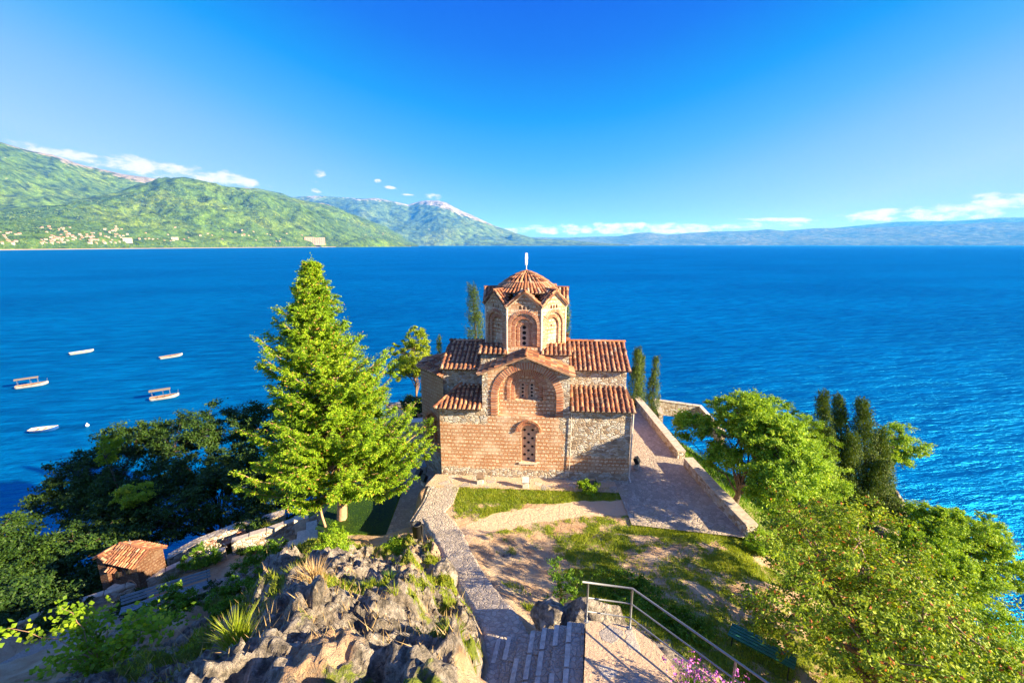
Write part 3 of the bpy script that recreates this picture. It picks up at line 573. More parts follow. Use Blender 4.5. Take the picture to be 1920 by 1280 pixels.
hill_data = range_mesh('hills', [(-420, 330), (-200, 395), (0, 398), (120, 385), (200, 366), (260, 348), (300, 338), (340, 334), (380, 341), (420, 350), (455, 352), (480, 357), (520, 365), (560, 374), (620, 390), (680, 408), (720, 424), (745, 437), (765, 450), (785, 459)],
    shore, lambda a: shore(a)+2600, lambda a: shore(a)+5200, M['hill'], 460, 120, .10, .62, (1.02, 1.2), 3, 1/700.)
range_mesh('mountain', [(-500, 268), (-200, 262), (0, 267), (60, 285), (100, 293), (160, 312), (230, 328), (300, 340), (380, 356), (480, 352), (530, 362), (600, 395), (680, 440), (720, 460)],
    lambda a: shore(a)+1800, lambda a: shore(a)+5000, lambda a: shore(a)+9000, M['hill'], 360, 70, .05, .8, (.86, 1.12), 13, 1/900.)
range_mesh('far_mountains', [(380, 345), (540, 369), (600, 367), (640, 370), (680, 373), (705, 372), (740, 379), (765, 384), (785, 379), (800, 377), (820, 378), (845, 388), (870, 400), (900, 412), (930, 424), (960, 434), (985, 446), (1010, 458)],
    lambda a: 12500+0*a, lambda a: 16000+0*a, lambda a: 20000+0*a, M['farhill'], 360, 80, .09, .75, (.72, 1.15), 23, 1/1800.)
range_mesh('headland', [(925, 459), (945, 450), (960, 439), (970, 438), (985, 442), (1000, 447), (1030, 449), (1060, 450), (1120, 455), (1180, 459)],
    lambda a: 13500+0*a, lambda a: 14600+0*a, lambda a: 16000+0*a, M['farhill'], 120, 40, .06, .8, (1.5, 1.8), 33, 1/900.)
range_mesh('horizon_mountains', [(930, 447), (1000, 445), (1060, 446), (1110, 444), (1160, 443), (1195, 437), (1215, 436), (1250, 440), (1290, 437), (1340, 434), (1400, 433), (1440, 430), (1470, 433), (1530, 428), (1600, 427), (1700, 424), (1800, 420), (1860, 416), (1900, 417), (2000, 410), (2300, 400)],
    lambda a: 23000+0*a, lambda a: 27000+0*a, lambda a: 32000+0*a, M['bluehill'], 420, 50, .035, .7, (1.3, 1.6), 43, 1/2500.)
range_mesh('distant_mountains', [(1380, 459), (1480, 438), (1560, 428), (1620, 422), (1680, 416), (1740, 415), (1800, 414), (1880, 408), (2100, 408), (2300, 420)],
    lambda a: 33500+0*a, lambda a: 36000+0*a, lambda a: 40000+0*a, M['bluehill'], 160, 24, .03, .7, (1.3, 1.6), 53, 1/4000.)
# beach strip along the far shore
aa = np.linspace(pix_az(-300, 460)[0], pix_az(770, 460)[0], 260); rr = shore(aa); V = []
for q, (dr, zq) in enumerate([(-40, -.5), (-20, 2.0), (14, 5.0), (40, 4.0)]): V.append(np.stack([(rr+dr)*np.sin(aa), (rr+dr)*np.cos(aa), np.full(len(aa), zq)], -1))
V = np.array(V); i = np.arange(4*260).reshape(4, 260)
tag(npmesh('beach', V, np.stack([i[:-1, :-1], i[:-1, 1:], i[1:, 1:], i[1:, :-1]], -1).reshape(-1, 4), M['beach']), kind='structure')

# ---------------------------------------------------------------- haze
def f_haze():
    mt = bpy.data.materials.new('haze'); mt.use_nodes = True; t = NT(mt.node_tree); t.n.remove(t.n['Principled BSDF'])
    v_ = t.new('ShaderNodeVolumePrincipled'); v_.inputs['Color'].default_value = (.03, .24, 1, 1); v_.inputs['Absorption Color'].default_value = (1, 1, 1, 1); v_.inputs['Density'].default_value = 5.0e-5; v_.inputs['Anisotropy'].default_value = 0
    t.l.new(v_.outputs[0], t.n['Material Output'].inputs['Volume']); return mt
hb = MB(); hb.box(-45000, 52000, -4000, 42000, -60, 1750)
tag(hb.build('haze', f_haze()), 'thin pale blue air between the church and the far mountains', 'haze', kind='stuff')
# ---------------------------------------------------------------- church
church = empty('church', (1.1, 20.85, 16.2), R(-4.5), 'brick and stone domed church with red tiled roofs on the cliff above the lake', 'church')
CX, CY, CR = -.60, 3.65, 2.15   # drum centre and half width across flats
def arch_pts(cx, hw, z0, zs, n=14):
    """opening outline, counter-clockwise: sill z0, spring zs, half width hw"""
    return [(cx-hw, z0), (cx+hw, z0)]+[(cx+hw*math.cos(a), zs+hw*math.sin(a)) for a in np.linspace(0, math.pi, n)]
def arch_ring(mb, cx, zs, r0, r1, P, U, N, n, pro=.03, z0=None, mi=0, mj=1, a0=0, a1=math.pi):
    """voussoir bricks standing proud of a mortar bed; runs down the jambs to z0"""
    P, U, N = Vector(P), Vector(U), Vector(N); Zv = Vector((0, 0, 1))
    q = lambda u, v, d: P+U*u+Zv*v+N*d
    def wedge(A, B, C_, D, d0, d1, m_):
        lo = [q(*p, d0) for p in (A, B, C_, D)]; hi = [q(*p, d1) for p in (A, B, C_, D)]
        mb.face(hi, m_)
        for k in range(4): mb.face([lo[k], lo[(k+1) % 4], hi[(k+1) % 4], hi[k]], m_)
    pol = lambda r_, a: (cx+r_*math.cos(a), zs+r_*math.sin(a))
    st = (a1-a0)/n
    for k in range(n):
        a = a0+st*k; wedge(pol(r0, a), pol(r1, a), pol(r1, a+st), pol(r0, a+st), -.02, pro*.35, mj)
        j = rng.uniform(-.012, .012); g_ = st*.2
        wedge(pol(r0, a+g_), pol(r1+j, a+g_), pol(r1+j, a+st-g_), pol(r0, a+st-g_), -.01, pro*rng.uniform(.8, 1.15), mi)
    if z0 is not None:
        bh = st*(r0+r1)/2; m_ = max(1, int((zs-z0)/bh)); bh = (zs-z0)/m_
        for s in (-1, 1):
            for k in range(m_):
                za = z0+bh*k; xa, xb = sorted((cx+s*r0, cx+s*r1))
                wedge((xa, za), (xb, za), (xb, za+bh), (xa, za+bh), -.02, pro*.35, mj)
                wedge((xa, za+bh*.2), (xb, za+bh*.2), (xb, za+bh*.82), (xa, za+bh*.82), -.01, pro*rng.uniform(.8, 1.15), mi)
def lattice_win(parent, cx, hw, z0, zs, holes, P, U, N, name='window', back=.10):
    """pierced stone screen: panel with round openings, dark glass behind, all in one recess"""
    P, U, N = Vector(P), Vector(U), Vector(N)
    mb = MB(); mb.panel(arch_pts(cx, hw, z0, zs), [([(x+r_*math.cos(a), z+r_*math.sin(a)) for a in np.linspace(0, 2*math.pi, 13)[:-1]], .07) for x, z, r_ in holes], P, U, 0, N=N)
    w_ = mb.build(name, M['lattice'], parent)
    mb = MB(); mb.panel(arch_pts(cx, hw, z0, zs), [], P-N*back, U, 0, N=N); mb.build('pane', M['dark'], w_)
    return w_
F0, FU, FN = (0, 0, 0), (1, 0, 0), (0, -1, 0)
# --- facade with its arched recesses
mb = MB()
big = arch_pts(-.36, 1.44, 3.40, 4.40, 26); mid = arch_pts(-.38, .80, 4.16, 4.84, 20); inn = arch_pts(-.38, .60, 4.16, 4.84, 20)
low_o = arch_pts(-.27, .37, .92, 2.58, 14)
outl = [(-4.8, -.5), (4.8, -.5), (4.8, 3.78), (1.75, 3.78), (1.75, 5.6), (-.43, 6.42), (-2.6, 5.6), (-2.6, 3.72), (-4.8, 3.72)]
mb.panel(outl, [(big, .24), (low_o, .2)], F0, FU, 0, N=FN)
mb.panel(big, [(mid, .12)], (0, .24, 0), FU, 0, N=FN)
mb.panel(mid, [(inn, .12)], (0, .36, 0), FU, 1, N=FN)
wl, wr = arch_pts(-.60, .155, 4.22, 4.88, 12), arch_pts(-.14, .155, 4.22, 4.88, 12)
mb.panel(inn, [(wl, .08), (wr, .08)], (0, .48, 0), FU, 1, N=FN)
# side walls of the body, back wall
for x, d in ((4.8, 1), (-4.8, -1)):
    q = [(x, 0, -.5), (x, 7.3, -.5), (x, 7.3, 3.75), (x, 0, 3.75)]
    mb.face(q if d > 0 else q[::-1], 1, [(0, -.5), (7.3, -.5), (7.3, 3.75), (0, 3.75)] if d > 0 else [(0, 3.75), (7.3, 3.75), (7.3, -.5), (0, -.5)])
mb.face([(4.8, 7.3, -.5), (-4.8, 7.3, -.5), (-4.8, 7.3, 3.75), (4.8, 7.3, 3.75)], 1, [(0, -.5), (9.6, -.5), (9.6, 3.75), (0, 3.75)])
for x, d in ((1.75, 1), (-2.6, -1)):
    mb.face([(x, 0, 3.6), (x, 1.5, 3.6), (x, 1.5, 5.6), (x, 0, 5.6)][::d], 0, [(20, 3.6), (21.5, 3.6), (21.5, 5.6), (20, 5.6)][::d])
facade = mb.build('facade_wall', [M['facade'], M['course']], church)
# upper cross arms, base block of the drum
mb = MB()
def wallbox(mb, x0, x1, y0, y1, z0, z1, mi=0):
    for (a, b) in (((x0, y0), (x1, y0)), ((x1, y0), (x1, y1)), ((x1, y1), (x0, y1)), ((x0, y1), (x0, y0))):
        L = math.hypot(b[0]-a[0], b[1]-a[1]); o_ = a[0]+a[1]+20
        mb.face([(*a, z0), (*b, z0), (*b, z1), (*a, z1)], mi, [(o_, z0), (o_+L, z0), (o_+L, z1), (o_, z1)])
    mb.face([(x0, y0, z1), (x1, y0, z1), (x1, y1, z1), (x0, y1, z1)], mi)
wallbox(mb, -4.95, 4.72, 1.5, 5.8, 3.6, 5.47)
for x, s in ((-4.95, -1), (4.72, 1)):
    q = [(x, 1.5, 5.47), (x, 5.8, 5.47), (x, 3.65, 6.42)]; mb.face(q if s > 0 else q[::-1], 0, [(0, 5.47), (4.3, 5.47), (2.15, 6.4)] if s > 0 else [(2.15, 6.4), (4.3, 5.47), (0, 5.47)])
mb.build('arm_wall', M['rubble'], church)
mb = MB(); wallbox(mb, -2.85, 1.72, 1.36, 5.94, 5.3, 6.28); mb.build('base_block', M['rubble'], church)
mb = MB(); wallbox(mb, -1.6, 1.0, 5.9, 7.3, 3.6, 5.6); mb.build('rear_arm', M['rubble'], church)

# --- tiles
def tiles(mb, P, E, S, poly, sp=.245, tl=.34, r0=.08, r1=.060, mi=0, bed=True, lift=.0):
    """cover tiles over polygon (e,s) in the plane P+e*E+s*S (S points up the slope)"""
    P, E, S = Vector(P), Vector(E).normalized(), Vector(S).normalized(); N = E.cross(S).normalized()
    if N.z < 0: N = -N
    es = [p[0] for p in poly]; e0, e1 = min(es), max(es); n = max(1, int(round((e1-e0)/sp))); st = (e1-e0)/n
    if bed:
        for dd, flip in ((.0, False), (-.07, True)):
            q = [P+E*p[0]+S*p[1]+N*dd for p in poly]; mb.face(q, 1)
        for a, b in zip(poly, poly[1:]+poly[:1]): mb.face([P+E*a[0]+S*a[1], P+E*b[0]+S*b[1], P+E*b[0]+S*b[1]-N*.07, P+E*a[0]+S*a[1]-N*.07], 1)
    for k in range(n):
        e = e0+st*(k+.5); xs = []
        for a, b in zip(poly, poly[1:]+poly[:1]):
            if (a[0] <= e) != (b[0] <= e): xs.append(a[1]+(b[1]-a[1])*(e-a[0])/(b[0]-a[0]))
        if len(xs) < 2: continue
        s0, s1 = min(xs)-.05, max(xs)
        if s1-s0 < .08: continue
        m_ = max(1, int(round((s1-s0)/tl))); sl = (s1-s0)/m_; wob = rng.uniform(-.018, .018)
        for j in range(m_):
            a = s0+sl*j; b = min(a+sl*1.16, s1); ee = e+wob+rng.uniform(-.012, .012); tw = rng.uniform(-.014, .014)
            i0 = len(mb.v); nn = 6
            for (ss, rr, up) in ((a, r0, .035), (a+.0001, r0*.8, .012), (b, r1, .004)):
                if up == .012: continue
                for q in range(nn+1):
                    th = math.pi*q/nn; mb.v.append(tuple(P+E*(ee+tw*(1 if ss > a+.01 else -1)+rr*math.cos(th))+S*ss+N*(up+lift+rr*.95*math.sin(th))))
            for q in range(nn): mb.f.append([i0+q, i0+q+1, i0+nn+1+q+1, i0+nn+1+q]); mb.mi.append(mi); mb.uv += [(0, 0)]*4
            mb.f.append([i0+q for q in range(nn+1)]); mb.mi.append(2); mb.uv += [(0, 0)]*(nn+1)
def ridge_tiles(mb, A, B, r_=.1, tl=.34):
    A, B = Vector(A), Vector(B); L = (B-A).length; n = max(1, int(L/tl)); D = (B-A).normalized(); E = D.cross(Vector((0, 0, 1))).normalized(); N = E.cross(D)
    for j in range(n):
        a = L*j/n; b = a+L/n*1.12; i0 = len(mb.v); o_ = rng.uniform(-.012, .012)
        for ss, rr in ((a, r_), (b, r_*.85)):
            for q in range(7): th = math.pi*q/6; mb.v.append(tuple(A+D*ss+E*(o_+rr*math.cos(th))+N*(rr*.9*math.sin(th)-.02)))
        for q in range(6): mb.f.append([i0+q, i0+q+1, i0+8+q, i0+7+q]); mb.mi.append(0); mb.uv += [(0, 0)]*4
TM = [M['tile'], M['tilebed'], M['mortar']]
def roof(name, P, E, S, poly, mats=TM, ridges=(), parent=church, **k):
    mb = MB(); tiles(mb, P, E, S, poly, **k)
    for a, b in ridges: ridge_tiles(mb, a, b)
    return mb.build(name, mats, parent)
def slope(p0, p1): return (Vector(p1)-Vector(p0))
# corner bays (lower roofs, front)
S_ = slope((0, -.28, 3.80), (0, 1.5, 4.55)); Ls = S_.length
roof('roof', (1.78, -.28, 3.86), (1, 0, 0), S_, [(0, 0), (3.2, 0), (2.95, Ls), (0, Ls)])
roof('roof', (-5.05, -.28, 3.80), (1, 0, 0), S_, [(0, 0), (2.42, 0), (2.42, Ls), (1.1, Ls)], ridges=[((-5.05, -.28, 3.84), (-3.95, 1.5, 4.6))])
# rear corner bays
Sb = slope((0, 7.55, 3.8), (0, 5.8, 4.55))
for x0, x1 in ((-5.0, -1.6), (1.0, 5.0)): roof('roof', (x0, 7.55, 3.8), (1, 0, 0), Sb, [(0, 0), (x1-x0, 0), (x1-x0, Sb.length), (0, Sb.length)])
# arms
Sa = slope((0, 1.25, 5.50), (0, 3.65, 6.52)); La = Sa.length; Sr = slope((0, 6.05, 5.50), (0, 3.65, 6.52))
roof('roof', (1.72, 1.25, 5.50), (1, 0, 0), Sa, [(0, 0), (3.2, 0), (3.1, La), (0, La)], ridges=[((4.95, 3.65, 6.56), (1.5, 3.65, 6.56))])
roof('roof', (-5.05, 1.25, 5.42), (1, 0, 0), Sa, [(0, 0), (2.22, 0), (2.22, La), (.15, La)], ridges=[((-5.0, 3.65, 6.47), (-2.7, 3.65, 6.47))])
for x0, x1 in ((-5.0, -2.8), (1.7, 4.9)): roof('roof', (x0, 6.05, 5.5), (1, 0, 0), Sr, [(0, 0), (x1-x0, 0), (x1-x0, La), (0, La)])
# front gable: two worn slopes running back to the drum
WM = [M['tile'], M['wornbed'], M['mortar']]
for s in (-1, 1):
    ex = -.43+s*2.36; Sg = slope((ex, 0, 5.62), (-.43, 0, 6.56)); m_ = MB()
    tiles(m_, (ex, -.30, 5.62), (0, 1, 0), Sg, [(0, 0), (1.72, 0), (1.72, Sg.length), (0, Sg.length)], sp=.29, r0=.075, r1=.065, lift=-.02)
    if s > 0: ridge_tiles(m_, (-.43, -.3, 6.58), (-.43, 1.4, 6.60), .09)
    m_.build('gable_roof', WM, church)
Sq = slope((0, 7.5, 5.6), (0, 5.9, 5.8)); roof('roof', (-1.8, 7.5, 5.6), (1, 0, 0), Sq, [(0, 0), (3, 0), (3, 1.6), (0, 1.6)])
# small roofs on the corners of the base block
for x0, x1, cut in ((-3.0, -1.45, 0), (.25, 1.88, 1)):
    Sc = slope((0, 1.2, 6.28), (0, 2.2, 6.66)); L = Sc.length; wd = x1-x0
    roof('roof', (x0, 1.2, 6.30), (1, 0, 0), Sc, [(0, 0), (wd, 0), (wd, L), (0, L)], sp=.24)
    Sc = slope((0, 6.1, 6.28), (0, 5.1, 6.66)); roof('roof', (x0, 6.1, 6.3), (1, 0, 0), Sc, [(0, 0), (wd, 0), (wd, L), (0, L)], sp=.24)
for s, xe in ((-1, -3.02), (1, 1.9)):
    Sd = slope((xe, 0, 6.27), (xe-s*1.0, 0, 6.6)); roof('roof', (xe, 1.9, 6.27), (0, 1, 0), Sd, [(0, 0), (3.5, 0), (3.5, Sd.length), (0, Sd.length)], sp=.25)
# --- cornices: brick strips under the eaves
for (x0, x1, y, z) in ((1.8, 4.86, -.09, 3.72), (-4.86, -2.62, -.09, 3.66), (1.74, 4.76, 1.41, 5.41), (-4.95, -2.87, 1.41, 5.36)):
    mb = MB(); mb.box(x0, x1, y, y+.11, z, z+.06); mb.box(x0, x1, y-.05, y+.11, z+.06, z+.12); mb.build('cornice', M['stone'], church)
mb = MB()
for s in (-1, 1):
    A, B = Vector((-.43+s*2.33, -.1, 5.52)), Vector((-.43, -.1, 6.45))
    for d_, q_ in ((0, .0), (.07, .06)):
        lo, hi = A+Vector((0, -q_, d_)), B+Vector((0, -q_, d_)); t_ = Vector((0, 0, .06)); w_ = Vector((0, .18, 0))
        mb.face([lo, hi, hi+t_, lo+t_][::s]); mb.face([lo, lo+w_, hi+w_, hi][::s]); mb.face([lo+t_, hi+t_, hi+t_+w_, lo+t_+w_][::s])
mb.build('cornice', M['stone'], church)
# flashing bands where roofs meet walls
for q_ in ((1.78, 4.74, 1.40, 1.49, 4.50, 4.60), (-3.95, -2.62, 1.40, 1.49, 4.46, 4.56)): mb = MB(); mb.box(*q_); mb.build('ledge', M['mortar'], church)
# --- facade arches
BA = [M['brickarch'], M['mortar']]
mb = MB(); arch_ring(mb, -.36, 4.40, 1.46, 1.80, F0, FU, FN, 40, .05, 3.42); mb.build('arch', BA, church)
mb = MB(); arch_ring(mb, -.38, 4.84, .82, 1.0, (0, .24, 0), FU, FN, 30, .045, 4.18); arch_ring(mb, -.38, 4.84, .61, .78, (0, .36, 0), FU, FN, 26, .04, 4.18); mb.build('arch', BA, church)
mb = MB()
for cx in (-.60, -.14): arch_ring(mb, cx, 4.88, .16, .22, (0, .48, 0), FU, FN, 10, .035)
mb.box(-.42, -.32, .40, .47, 4.22, 4.9); mb.build('mullion', BA, church)
mb = MB(); arch_ring(mb, -.27, 2.58, .38, .52, F0, FU, FN, 18, .04); arch_ring(mb, -.27, 2.58, .54, .66, F0, FU, FN, 26, .09); mb.build('arch', BA, church)
lattice_win(church, -.60, .155, 4.22, 4.88, [(-.60, 4.31+.19*k, .065) for k in range(4)], (0, .55, 0), FU, FN)
lattice_win(church, -.14, .155, 4.22, 4.88, [(-.14, 4.31+.19*k, .065) for k in range(4)], (0, .55, 0), FU, FN)
hl = []
for k in range(8): hl += [(-.27+(-.2 if k % 2 else 0), 1.02+.225*k, .075)]+([(-.07, 1.02+.225*k, .075)] if k % 2 else [])
lattice_win(church, -.27, .37, .92, 2.58, hl, (0, .2, 0), FU, FN)
mb = MB(); mb.box(-.75, .2, -.06, .2, .82, .915); mb.build('sill', M['stone'], church)
# down cable and pipe on the right
mb = MB(); mb.tube([(1.86, -.05, 3.7), (1.86, -.06, 2.2), (1.84, -.06, 1.2), (1.80, -.06, .25)], .018, 6); mb.build('downpipe', M['concrete'], church)
mb = MB(); mb.tube([(4.86, -.06, 3.8), (4.84, -.06, .35), (4.9, -.25, .15)], .04, 8); mb.build('downpipe', M['concrete'], church)
# plinth paving along the facade
mb = MB(); P8 = [(-5.1, -.02), (-5.35, -1.15), (5.1, -1.05), (5.3, -.02)]
mb.face([(x, y, .05) for x, y in P8], 0)
for a, b in zip(P8, P8[1:]+P8[:1]): mb.face([(*a, -.6), (*b, -.6), (*b, .05), (*a, .05)], 0)
mb.build('plinth', M['coarse'], church)

# --- drum
for k in range(8):
    a = R(-90+45*k); N = Vector((math.cos(a), math.sin(a), 0)); U = Vector((-N.y, N.x, 0)); P = Vector((CX, CY, 0))+N*CR; hw = CR*math.tan(R(22.5))
    mb = MB(); win = (k % 2 == 0)
    A1 = arch_pts(0, .66, 6.62, 7.70, 18); A2 = arch_pts(0, .44, 6.62, 7.64, 16)
    mb.panel([(-hw, 5.9), (hw, 5.9), (hw, 8.62), (0, 9.36), (-hw, 8.62)], [(A1, .08)]+[([(x-.07, 8.56), (x+.07, 8.56), (x+.07, 8.72), (x, 8.78), (x-.07, 8.72)], .12) for x in (-.2, 0, .2)], P, U, 0, N=N)
    mb.panel(A1, [(A2, .09)], P-N*.08, U, 0, N=N)
    for x in (-.2, 0, .2): mb.panel([(x-.07, 8.56), (x+.07, 8.56), (x+.07, 8.72), (x, 8.78), (x-.07, 8.72)], [], P-N*.12, U, 0, N=N)
    if win:
        A3 = arch_pts(0, .23, 6.62, 7.55, 12); mb.panel(A2, [(A3, .1)], P-N*.17, U, 0, N=N)
    else:
        sq = [(-.05, 7.6), (.05, 7.6), (.05, 7.72), (-.05, 7.72)]; mb.panel(A2, [(sq, .15)], P-N*.17, U, 0, N=N)
    # corner strip: pale engaged shaft
    c = Vector((CX, CY, 0))+Vector((math.cos(a+R(22.5)), math.sin(a+R(22.5)), 0))*(CR/math.cos(R(22.5))-.01)
    mb.tube([c+Vector((0, 0, 5.95)), c+Vector((0, 0, 8.6))], .06, 8, 1)
    dw = mb.build('drum', [M['course'], M['stone']], church)
    if win: lattice_win(dw, 0, .23, 6.62, 7.55, [(0, 6.76+.28*j, .105) for j in range(4)], P-N*.25, U, N)
    if k in (0, 1, 7, 2, 6):
        mb = MB(); arch_ring(mb, 0, 7.70, .67, .84, P, U, N, 22, .035, 6.64); arch_ring(mb, 0, 7.64, .45, .62, P-N*.08, U, N, 18, .035, 6.64)
        if win: arch_ring(mb, 0, 7.55, .24, .37, P-N*.17, U, N, 14, .03, 6.64)
        mb.build('arch', BA, dw)
    # gablet cornice
    mb = MB(); T2 = N*.16
    for s in (-1, 1):
        for d_, q_ in ((0, .05), (.07, .12)):
            A, B = P+U*(s*(hw+.06))+Vector((0, 0, 8.58+d_)), P+Vector((0, 0, 9.34+d_)); o_ = N*q_; t_ = Vector((0, 0, .06))
            mb.face([A+o_, B+o_, B+o_+t_, A+o_+t_][::-s]); mb.face([A+o_, A-T2, B-T2, B+o_][::-s]); mb.face([A+o_+t_, B+o_+t_, B-T2+t_, A-T2+t_][::-s])
    mb.build('cornice', M['stone'], dw)
    # gablet roofs
    mb = MB(); c0 = Vector((CX, CY, 0)); rf = CR+.20
    for s in (-1, 1):
        A = c0+N*rf+Vector((0, 0, 9.52)); C_ = c0+N*1.15+Vector((0, 0, 9.56)); ac = a+s*R(22.5)
        B = c0+Vector((math.cos(ac), math.sin(ac), 0))*((CR+.12)/math.cos(R(22.5)))+Vector((0, 0, 8.72))
        B2 = c0+Vector((math.cos(ac), math.sin(ac), 0))*1.75+Vector((0, 0, 8.95))
        E = N.copy(); nr = (B-A).cross(C_-A).normalized(); nr = nr if nr.z > 0 else -nr; S = nr.cross(E).normalized(); S = S if S.z > 0 else -S
        pl = [((p-B).dot(E), (p-B).dot(S)) for p in (A, B, C_)]
        if s < 0: pl = pl[::-1]
        tiles(mb, B, E, S, pl, sp=.21, tl=.3, r0=.075, r1=.06)
    ridge_tiles(mb, c0+N*rf+Vector((0, 0, 9.54)), c0+N*1.25+Vector((0, 0, 9.58)), .075, .28)
    mb.build('gablet_roof', TM, church)
# dome roof
mb = MB(); n = 28; RD, ZE, ZA = 1.78, 9.34, 10.42
prof = [(RD, ZE), (1.35, 9.70), (.85, 10.05), (.4, 10.30), (0.05, ZA)]
mb.lathe([(r_-.02, z-.03) for r_, z in prof], 40, 1, (CX, CY, 0))
for k in range(n*2):
    a = 2*math.pi*k/(n*2)
    if k % 2: lim = 1.15
    else: lim = .45 if k % 4 else .08
    r_ = RD+.03
    while r_ > lim:
        r2 = max(r_-.30, lim-.02); za = np.interp(-r_, [-p[0] for p in prof], [p[1] for p in prof]); zb = np.interp(-r2, [-p[0] for p in prof], [p[1] for p in prof])
        A = Vector((CX+r_*math.cos(a), CY+r_*math.sin(a), za)); B = Vector((CX+r2*math.cos(a), CY+r2*math.sin(a), zb)); D = (B-A).normalized(); E = Vector((-math.sin(a), math.cos(a), 0)); N = E.cross(D); N = N if N.z > 0 else -N
        w0 = min(.075, math.pi*r_/(n*2)*.95+.02); w1 = min(.066, math.pi*r2/(n*2)*.95+.02); i0 = len(mb.v); o_ = rng.uniform(-.012, .012)
        for p_, ww, up in ((A, w0, .03), (B+D*.05, w1, .005)):
            for q in range(7): th = math.pi*q/6; mb.v.append(tuple(p_+E*(o_+ww*math.cos(th))+N*(up+ww*math.sin(th))))
        for q in range(6): mb.f.append([i0+q, i0+q+1, i0+8+q, i0+7+q]); mb.mi.append(0); mb.uv += [(0, 0)]*4
        mb.f.append([i0+q for q in range(7)]); mb.mi.append(2); mb.uv += [(0, 0)]*7
        r_ = r2
mb.lathe([(.16, ZA-.1), (.13, ZA), (.05, ZA+.06), (.0, ZA+.07)], 12, 0, (CX, CY, 0))
mb.build('dome_roof', TM, church)
# cross on the dome, its arms seen end-on
mb = MB(); mb.tube([(CX, CY, ZA), (CX, CY, ZA+.35)], .018, 8)
mb.box(CX-.055, CX+.055, CY-.07, CY+.07, ZA+.30, ZA+.95); mb.box(CX-.056, CX+.056, CY-.38, CY+.38, ZA+.60, ZA+.76); mb.box(CX-.059, CX+.059, CY-.20, CY+.20, ZA+.40, ZA+.5)
mb.build('cross', M['white'], church)
# --- apse on the left end
AP = [(-4.9, 1.35), (-6.62, 3.1), (-6.62, 4.9), (-4.9, 6.4)]
mb = MB()
for i_, (a, b) in enumerate(zip(AP[:-1], AP[1:])):
    a, b = Vector((*a, 0)), Vector((*b, 0)); U = (b-a).normalized(); L = (b-a).length; N = Vector((U.y, -U.x, 0)); N = N if N.x < 0 else -N
    # run the panel so that its outward normal matches
    P0, U0 = (b, -U) if (-U).cross(Vector((0, 0, 1))).dot(N) > 0 else (a, U)
    hs = []
    o1, o2, o3 = (arch_pts(L/2, w_, .55, 1.75, 16) for w_ in (.72, .5, .28))
    mb.panel([(0, -1.6), (L, -1.6), (L, 5.0), (0, 5.0)], [(o1, .12)], P0, U0, 0, N=N); mb.panel(o1, [(o2, .12)], P0-N*.12, U0, 0, N=N); mb.panel(o2, [(o3, .12)], P0-N*.24, U0, 0, N=N); mb.panel(o3, [], P0-N*.36, U0, 0, N=N)
    if i_ == 0: ring = (P0, U0, N, L)
mb.build('apse', M['apse'], church)
mb = MB(); P0, U0, N, L = ring; arch_ring(mb, L/2, 1.75, .73, .90, P0, U0, N, 24, .04, .56); arch_ring(mb, L/2, 1.75, .51, .70, P0-N*.12, U0, N, 20, .04, .56); mb.build('arch', BA, church)
apx = Vector((-4.7, 3.9, 5.72)); mb = MB()
for a, b in zip(AP[:-1], AP[1:]):
    a, b = Vector((*a, 5.02)), Vector((*b, 5.02)); m_ = (a+b)/2-Vector((-4.9, 3.9, 5.02)); off = Vector((m_.x, m_.y, 0)).normalized()*.2
    A, B = a+off-(b-a).normalized()*.1, b+off+(b-a).normalized()*.1; E = (B-A).normalized(); nr = E.cross(apx-A).normalized(); nr = nr if nr.z > 0 else -nr; S = nr.cross(E); S = S if S.z > 0 else -S
    pl = [(0, 0), ((B-A).dot(E), 0), ((apx-A).dot(E), (apx-A).dot(S))]; tiles(mb, A, E, S, pl, sp=.25)
mb.build('apse_roof', TM, church)
# ---------------------------------------------------------------- foliage
def unit(v): return v/np.maximum(np.linalg.norm(v, axis=-1, keepdims=True), 1e-9)
def leaves_mesh(name, C, Nn, size, mat, parent, aspect=.55, kind=None, axisdir=None):
    """one small leaf (a bent quad) per centre"""
    n = len(C); Nn = unit(Nn); r_ = rng.normal(size=(n, 3)) if axisdir is None else axisdir+rng.normal(size=(n, 3))*.25
    T = unit(r_-Nn*(r_*Nn).sum(-1, keepdims=True)); B = np.cross(Nn, T); s = (size*rng.uniform(.65, 1.35, n))[:, None]
    V = np.stack([C-T*s, C+B*s*aspect-Nn*s*.15, C+T*s, C-B*s*aspect-Nn*s*.15], 1).reshape(-1, 3)
    F = np.arange(4*n).reshape(n, 4); return npmesh(name, V, F, mat, parent)
def limbs_mesh(name, chains, mat, parent, n=6):
    mb = MB()
    for pts, r0, r1 in chains:
        k = len(pts); mb.tube(pts, [r0+(r1-r0)*(i/(k-1))**.8 for i in range(k)], n, caps=False)
    return mb.build(name, mat, parent, smooth=True)
def curve3(a, b, sag, n=5, wob=.06):
    a, b = np.array(a), np.array(b); L = np.linalg.norm(b-a); out = []
    for t_ in np.linspace(0, 1, n): out.append(a+(b-a)*t_+np.array([0, 0, sag*L*math.sin(math.pi*t_)])+(rng.normal(size=3)*wob*L*.3 if 0 < t_ < 1 else 0))
    return [tuple(p) for p in out]
